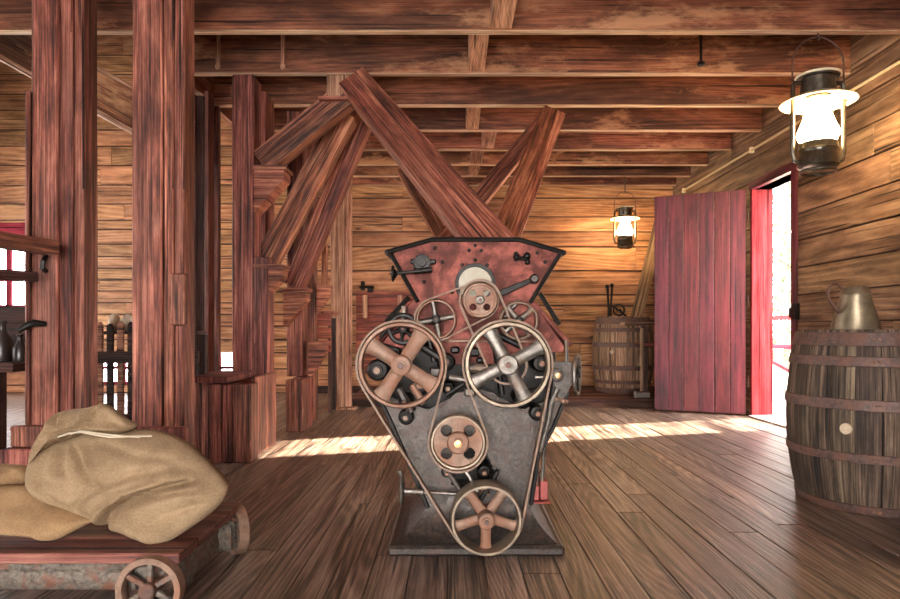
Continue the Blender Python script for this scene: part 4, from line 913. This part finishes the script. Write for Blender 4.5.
def catmull(pts, n):
    m = len(pts); out = []
    for i in range(m):
        p0, p1, p2, p3 = (Vector(pts[(i+k-1) % m]) for k in range(4))
        for j in range(n):
            t = j/n; out.append(0.5*((2*p1)+(-p0+p2)*t+(2*p0-5*p1+4*p2-p3)*t*t+(-p0+3*p1-3*p2+p3)*t**3))
    return out
def pillow(outl, cen, Yf, front, back, rings=26, per=10, folds=None, nz=0.006, zmin=None, pw=2.4, seed=0):
    """stuffed cloth: closed outline (px) with real thickness front/back (metres) about the sheet Y=Yf(px,py)"""
    ol = catmull(outl, per); n = len(ol); mb = MB(); cen = Vector(cen)
    def place(p, side, t):
        Y = Yf(p.x, p.y); th = (1-t**pw)**0.55
        dy = -front*th if side > 0 else back*th
        c = S(p.x, p.y, Y); c.y += dy*1.0
        if folds: c.y -= folds(p.x, p.y)*min(1, (1-t)*4) if side > 0 else 0
        d = noise.noise(c*9+Vector((seed, 0, 0)))*nz*1.6+noise.noise(c*22+Vector((0, seed, 0)))*nz*0.7
        c.y -= d*(1 if side > 0 else -1)*min(1, (1-t)*6)
        if zmin is not None and c.z < zmin: c.z = zmin+0.001
        return c
    def uvof(f):
        for l in f.loops: l[mb.uv].uv = (l.vert.co.x+l.vert.co.y*0.3, l.vert.co.z+l.vert.co.y*0.2)
    edge = [mb.bm.verts.new(place(p, 1, 1.0)) for p in ol]
    for side in (1, -1):
        prev = edge
        for i in range(rings-1, 0, -1):
            t = math.sin(math.pi/2*i/rings); cur = [mb.bm.verts.new(place(cen+(p-cen)*t, side, t)) for p in ol]
            for k in range(n): uvof(mb.bm.faces.new((prev[k], prev[(k+1) % n], cur[(k+1) % n], cur[k])))
            prev = cur
        ce_ = mb.bm.verts.new(place(cen, side, 0.0))
        for k in range(n): uvof(mb.bm.faces.new((prev[k], prev[(k+1) % n], ce_)))
    bmesh.ops.recalc_face_normals(mb.bm, faces=mb.bm.faces[:]); return mb
def seg_d(px, py, a, b):
    ax, ay = a; bx, by = b; dx, dy = bx-ax, by-ay; t = max(0, min(1, ((px-ax)*dx+(py-ay)*dy)/(dx*dx+dy*dy))); return math.hypot(px-ax-dx*t, py-ay-dy*t)
def fold_set(lines):
    def f(px, py):
        v = 0
        for pts, wpx, amp in lines:
            d = min(seg_d(px, py, a, b) for a, b in zip(pts, pts[1:])); v += amp*math.exp(-(d/wpx)**2)
        return v
    return f
big = [(27, 478), (32, 458), (48, 442), (75, 434), (110, 431), (150, 430), (180, 440), (205, 460), (224, 480), (228, 490), (218, 507), (192, 527), (166, 543), (158, 544), (140, 538), (121, 530), (114, 523), (104, 524), (92, 518), (66, 507), (44, 500), (31, 490)]
fs = fold_set([([(114, 523), (120, 510), (134, 497), (160, 485), (196, 477)], 3.2, -0.05), ([(104, 522), (116, 503), (138, 488), (165, 478)], 4.0, 0.026), ([(128, 520), (150, 502), (185, 488)], 6, 0.02), ([(135, 505), (165, 490), (200, 484)], 2.5, -0.02),
    ([(180, 468), (202, 488), (216, 492)], 7, 0.03), ([(160, 540), (140, 515)], 10, 0.02), ([(84, 444), (96, 456), (104, 472)], 3.5, -0.025), ([(110, 440), (150, 452), (180, 456)], 4, -0.018), ([(60, 448), (52, 468), (50, 484)], 4, -0.02), ([(75, 446), (78, 466)], 3, -0.026),
    ([(40, 470), (70, 500), (100, 512)], 5, -0.014), ([(150, 470), (185, 462), (205, 468)], 3.5, -0.018), ([(116, 474), (160, 464)], 4, -0.012), ([(90, 500), (112, 482), (150, 468)], 3.5, -0.018), ([(146, 532), (170, 510), (205, 500)], 3.5, -0.015), ([(66, 442), (68, 470)], 4, 0.014), ([(92, 442), (108, 462)], 4, 0.014)])
sk = build('grain_sack', pillow(big, (122, 484), lambda px, py: 2.60-0.20*max(0, (py-440))/105-0.06*max(0, (px-120))/100, 0.13, 0.20, folds=fs, zmin=DZc), 'burlap', smooth=80, loc=S(125, 545, 2.45))
tag(sk, 'large bulging burlap sack tied with cord, lying on top', 'sack', 'burlap sacks on the cart')
neck = [(30, 470), (33, 452), (42, 438), (50, 425), (56, 414), (68, 410), (86, 408), (100, 404), (108, 405), (118, 413), (129, 420), (136, 425), (132, 430), (118, 433), (100, 433), (84, 433), (76, 437), (60, 443), (44, 452), (36, 462)]
fn = fold_set([([(64, 412), (67, 422), (72, 434)], 3, -0.06), ([(100, 406), (98, 418), (88, 427)], 3, -0.04), ([(72, 413), (78, 428)], 3, 0.03), ([(108, 410), (124, 424)], 3, -0.022), ([(92, 412), (88, 424)], 3, 0.025), ([(58, 420), (44, 444)], 4, 0.025), ([(52, 424), (40, 446)], 2.5, -0.025), ([(62, 428), (80, 434)], 3, -0.03), ([(104, 424), (126, 428)], 3, 0.015)])
build('neck', pillow(neck, (72, 426), lambda px, py: 2.56, 0.09, 0.10, rings=14, folds=fn, nz=0.01, seed=5), 'burlap', sk, smooth=80)
build('cord', MB().tube([S(px, py, Y) for px, py, Y in ((58, 437, 2.47), (70, 433, 2.455), (82, 432, 2.45), (96, 435, 2.44), (110, 437, 2.43), (126, 436.5, 2.43), (152, 436, 2.445))], 0.0035, 6), 'cord', sk)
build('cord', MB().tube([S(px, py, Y) for px, py, Y in ((70, 434, 2.45), (80, 431, 2.45), (100, 433.5, 2.44), (118, 435.5, 2.43), (140, 437.5, 2.44))], 0.003, 6), 'cord', sk)
o2 = [(-60, 500), (-20, 488), (20, 486), (45, 492), (70, 502), (92, 512), (98, 518), (88, 524), (72, 532), (58, 539), (46, 538), (20, 534), (-20, 532), (-50, 528)]
s2 = build('grain_sack', pillow(o2, (18, 513), lambda px, py: 2.50-0.14*max(0, (py-500))/40, 0.10, 0.16, rings=18, zmin=DZc, nz=0.01, seed=2, folds=fold_set([([(62, 526), (50, 532), (56, 538)], 5, 0.012), ([(20, 496), (0, 520)], 8, -0.012)])), 'burlap2', smooth=80, loc=S(20, 535, 2.45))
tag(s2, 'flat tan burlap sack squeezed beneath the large one', 'sack', 'burlap sacks on the cart')
o3 = [(-50, 492), (-45, 470), (-20, 464), (10, 465), (24, 468), (26, 482), (18, 490), (6, 497), (-20, 500)]
s3 = build('grain_sack', pillow(o3, (-12, 481), lambda px, py: 2.62, 0.10, 0.10, rings=14, nz=0.03, seed=9), 'burlap2', smooth=80, loc=S(0, 500, 2.62))
tag(s3, 'crumpled coarse sack at the left picture edge', 'sack', 'burlap sacks on the cart')

# ================================================================ LEFT BACKGROUND THINGS
pk = thing('picket_fence', (-2.6, 5.0, 0), 'dark pointed picket fence between the two thick posts', 'fence')
for k in range(13):
    px = 68+k*10.4; c = S(px, 322, 5.0); hw_ = 0.024; zt = c.z+random.uniform(-0.015, 0.015)
    build('picket', MB().prism([(c.x-hw_, 0.03), (c.x+hw_, 0.03), (c.x+hw_, zt-0.025), (c.x+0.008, zt), (c.x-0.008, zt), (c.x-hw_, zt-0.025)], 5.0, 5.022, 0.002), 'block' if k % 2 else 'darkwood', pk)
for z in (0.25, 0.73): build('rail', MB().box((S(62, 0, 5).x, 4.965, z), (S(200, 0, 5).x, 4.998, z+0.09), 0.004), 'darkwood', pk)
for xx in (S(63, 0, 5).x, S(196, 0, 5).x): build('fence_post', MB().box((xx, 5.03, 0), (xx+0.06, 5.09, 0.95), 0.004), 'darkwood', pk)
build('shelf', MB().box((S(66, 0, 5.03).x, 5.03, 0.951), (S(196, 0, 5.03).x, 5.25, 0.975), 0.003), 'darkwood', pk)
for px, r_, lab in ((114.5, 0.042, 'white cloth bundle on the picket fence, left of two'), (127.5, 0.046, 'white cloth bundle on the picket fence, right of two')):
    c = S(px, 0, 5.14); c.z = 0.975
    mb = MB().lathe([(0, 0), (r_*0.9, 0.004), (r_*1.15, 0.05), (r_*1.1, 0.09), (r_*0.7, 0.125), (r_*0.3, 0.14), (0, 0.145)], c, (0, 0, 1), 20)
    for v in mb.bm.verts: v.co += Vector((1, 0, 0))*noise.noise(v.co*25)*0.012
    o = build('cloth_bundle', mb, 'whitecloth', smooth=70, loc=c); tag(o, lab, 'bundle', 'white bundles on the fence')
# rails on the left post
o = build('timber_rail', MB().board(S(-60, 231, 3.05), S(52, 248, 3.60), 0.075, 0.12, (0, 0, 1), 0.006), 'post'); tag(o, 'horizontal timber rail ending against the leftmost post', 'rail')
o = build('timber_rail', MB().board(S(-60, 270, 3.2), S(36, 277, 3.60), 0.055, 0.06, (0, 0, 1), 0.005), 'darkwood'); tag(o, 'thin dark rail below the timber rail at leftmost post', 'rail')
o = build('iron_hook', MB().tube([S(46, 256, 3.70), S(43, 262, 3.66), S(42, 268, 3.66), S(46, 271, 3.70)], 0.014, 8), 'blackiron'); tag(o, 'small black iron hook on the leftmost post below the rail', 'hook')
o = build('iron_peg', MB().tube([S(46, 324, 3.70), S(34, 323, 3.66), S(26, 326, 3.64), S(18, 331, 3.62)], [0.014, 0.022, 0.02, 0.012], 10), 'blackiron'); tag(o, 'curved dark iron peg jutting from the leftmost post', 'peg')
bc = thing('work_bench', (-2.7, 3.8, 0), 'dark work bench at the left picture edge beside the post', 'bench')
zt = S(0, 362, 3.75).z
build('bench_top', MB().box((-3.3, 3.6, zt-0.05), (X(25.5, 3.7)-0.005, 4.1, zt), 0.004), 'darkwood', bc)
for xx, y in ((-2.62, 3.64), (-2.62, 4.0), (-3.2, 3.64), (-3.2, 4.0)): build('leg', MB().box((xx, y, 0), (xx+0.07, y+0.07, zt-0.051), 0.004), 'darkwood', bc)
build('back_board', MB().box((-3.3, 4.07, zt+0.001), (-2.49, 4.1, zt+0.33), 0.004), 'darkwood', bc)
for px, r, h, lab in ((2, 0.05, 0.24, 'taller dark stoneware jug on the left work bench'), (20, 0.035, 0.16, 'shorter dark bottle on the left work bench')):
    c = S(px, 0, 3.8); c.z = zt
    o = build('jug', MB().lathe([(0, 0), (r, 0), (r*1.1, h*0.1), (r*1.1, h*0.5), (r*0.45, h*0.72), (r*0.4, h*0.9), (r*0.55, h*0.95), (r*0.5, h), (0, h)], c, (0, 0, 1), 20), 'jug', loc=c); tag(o, lab, 'jug', 'jugs on the bench')
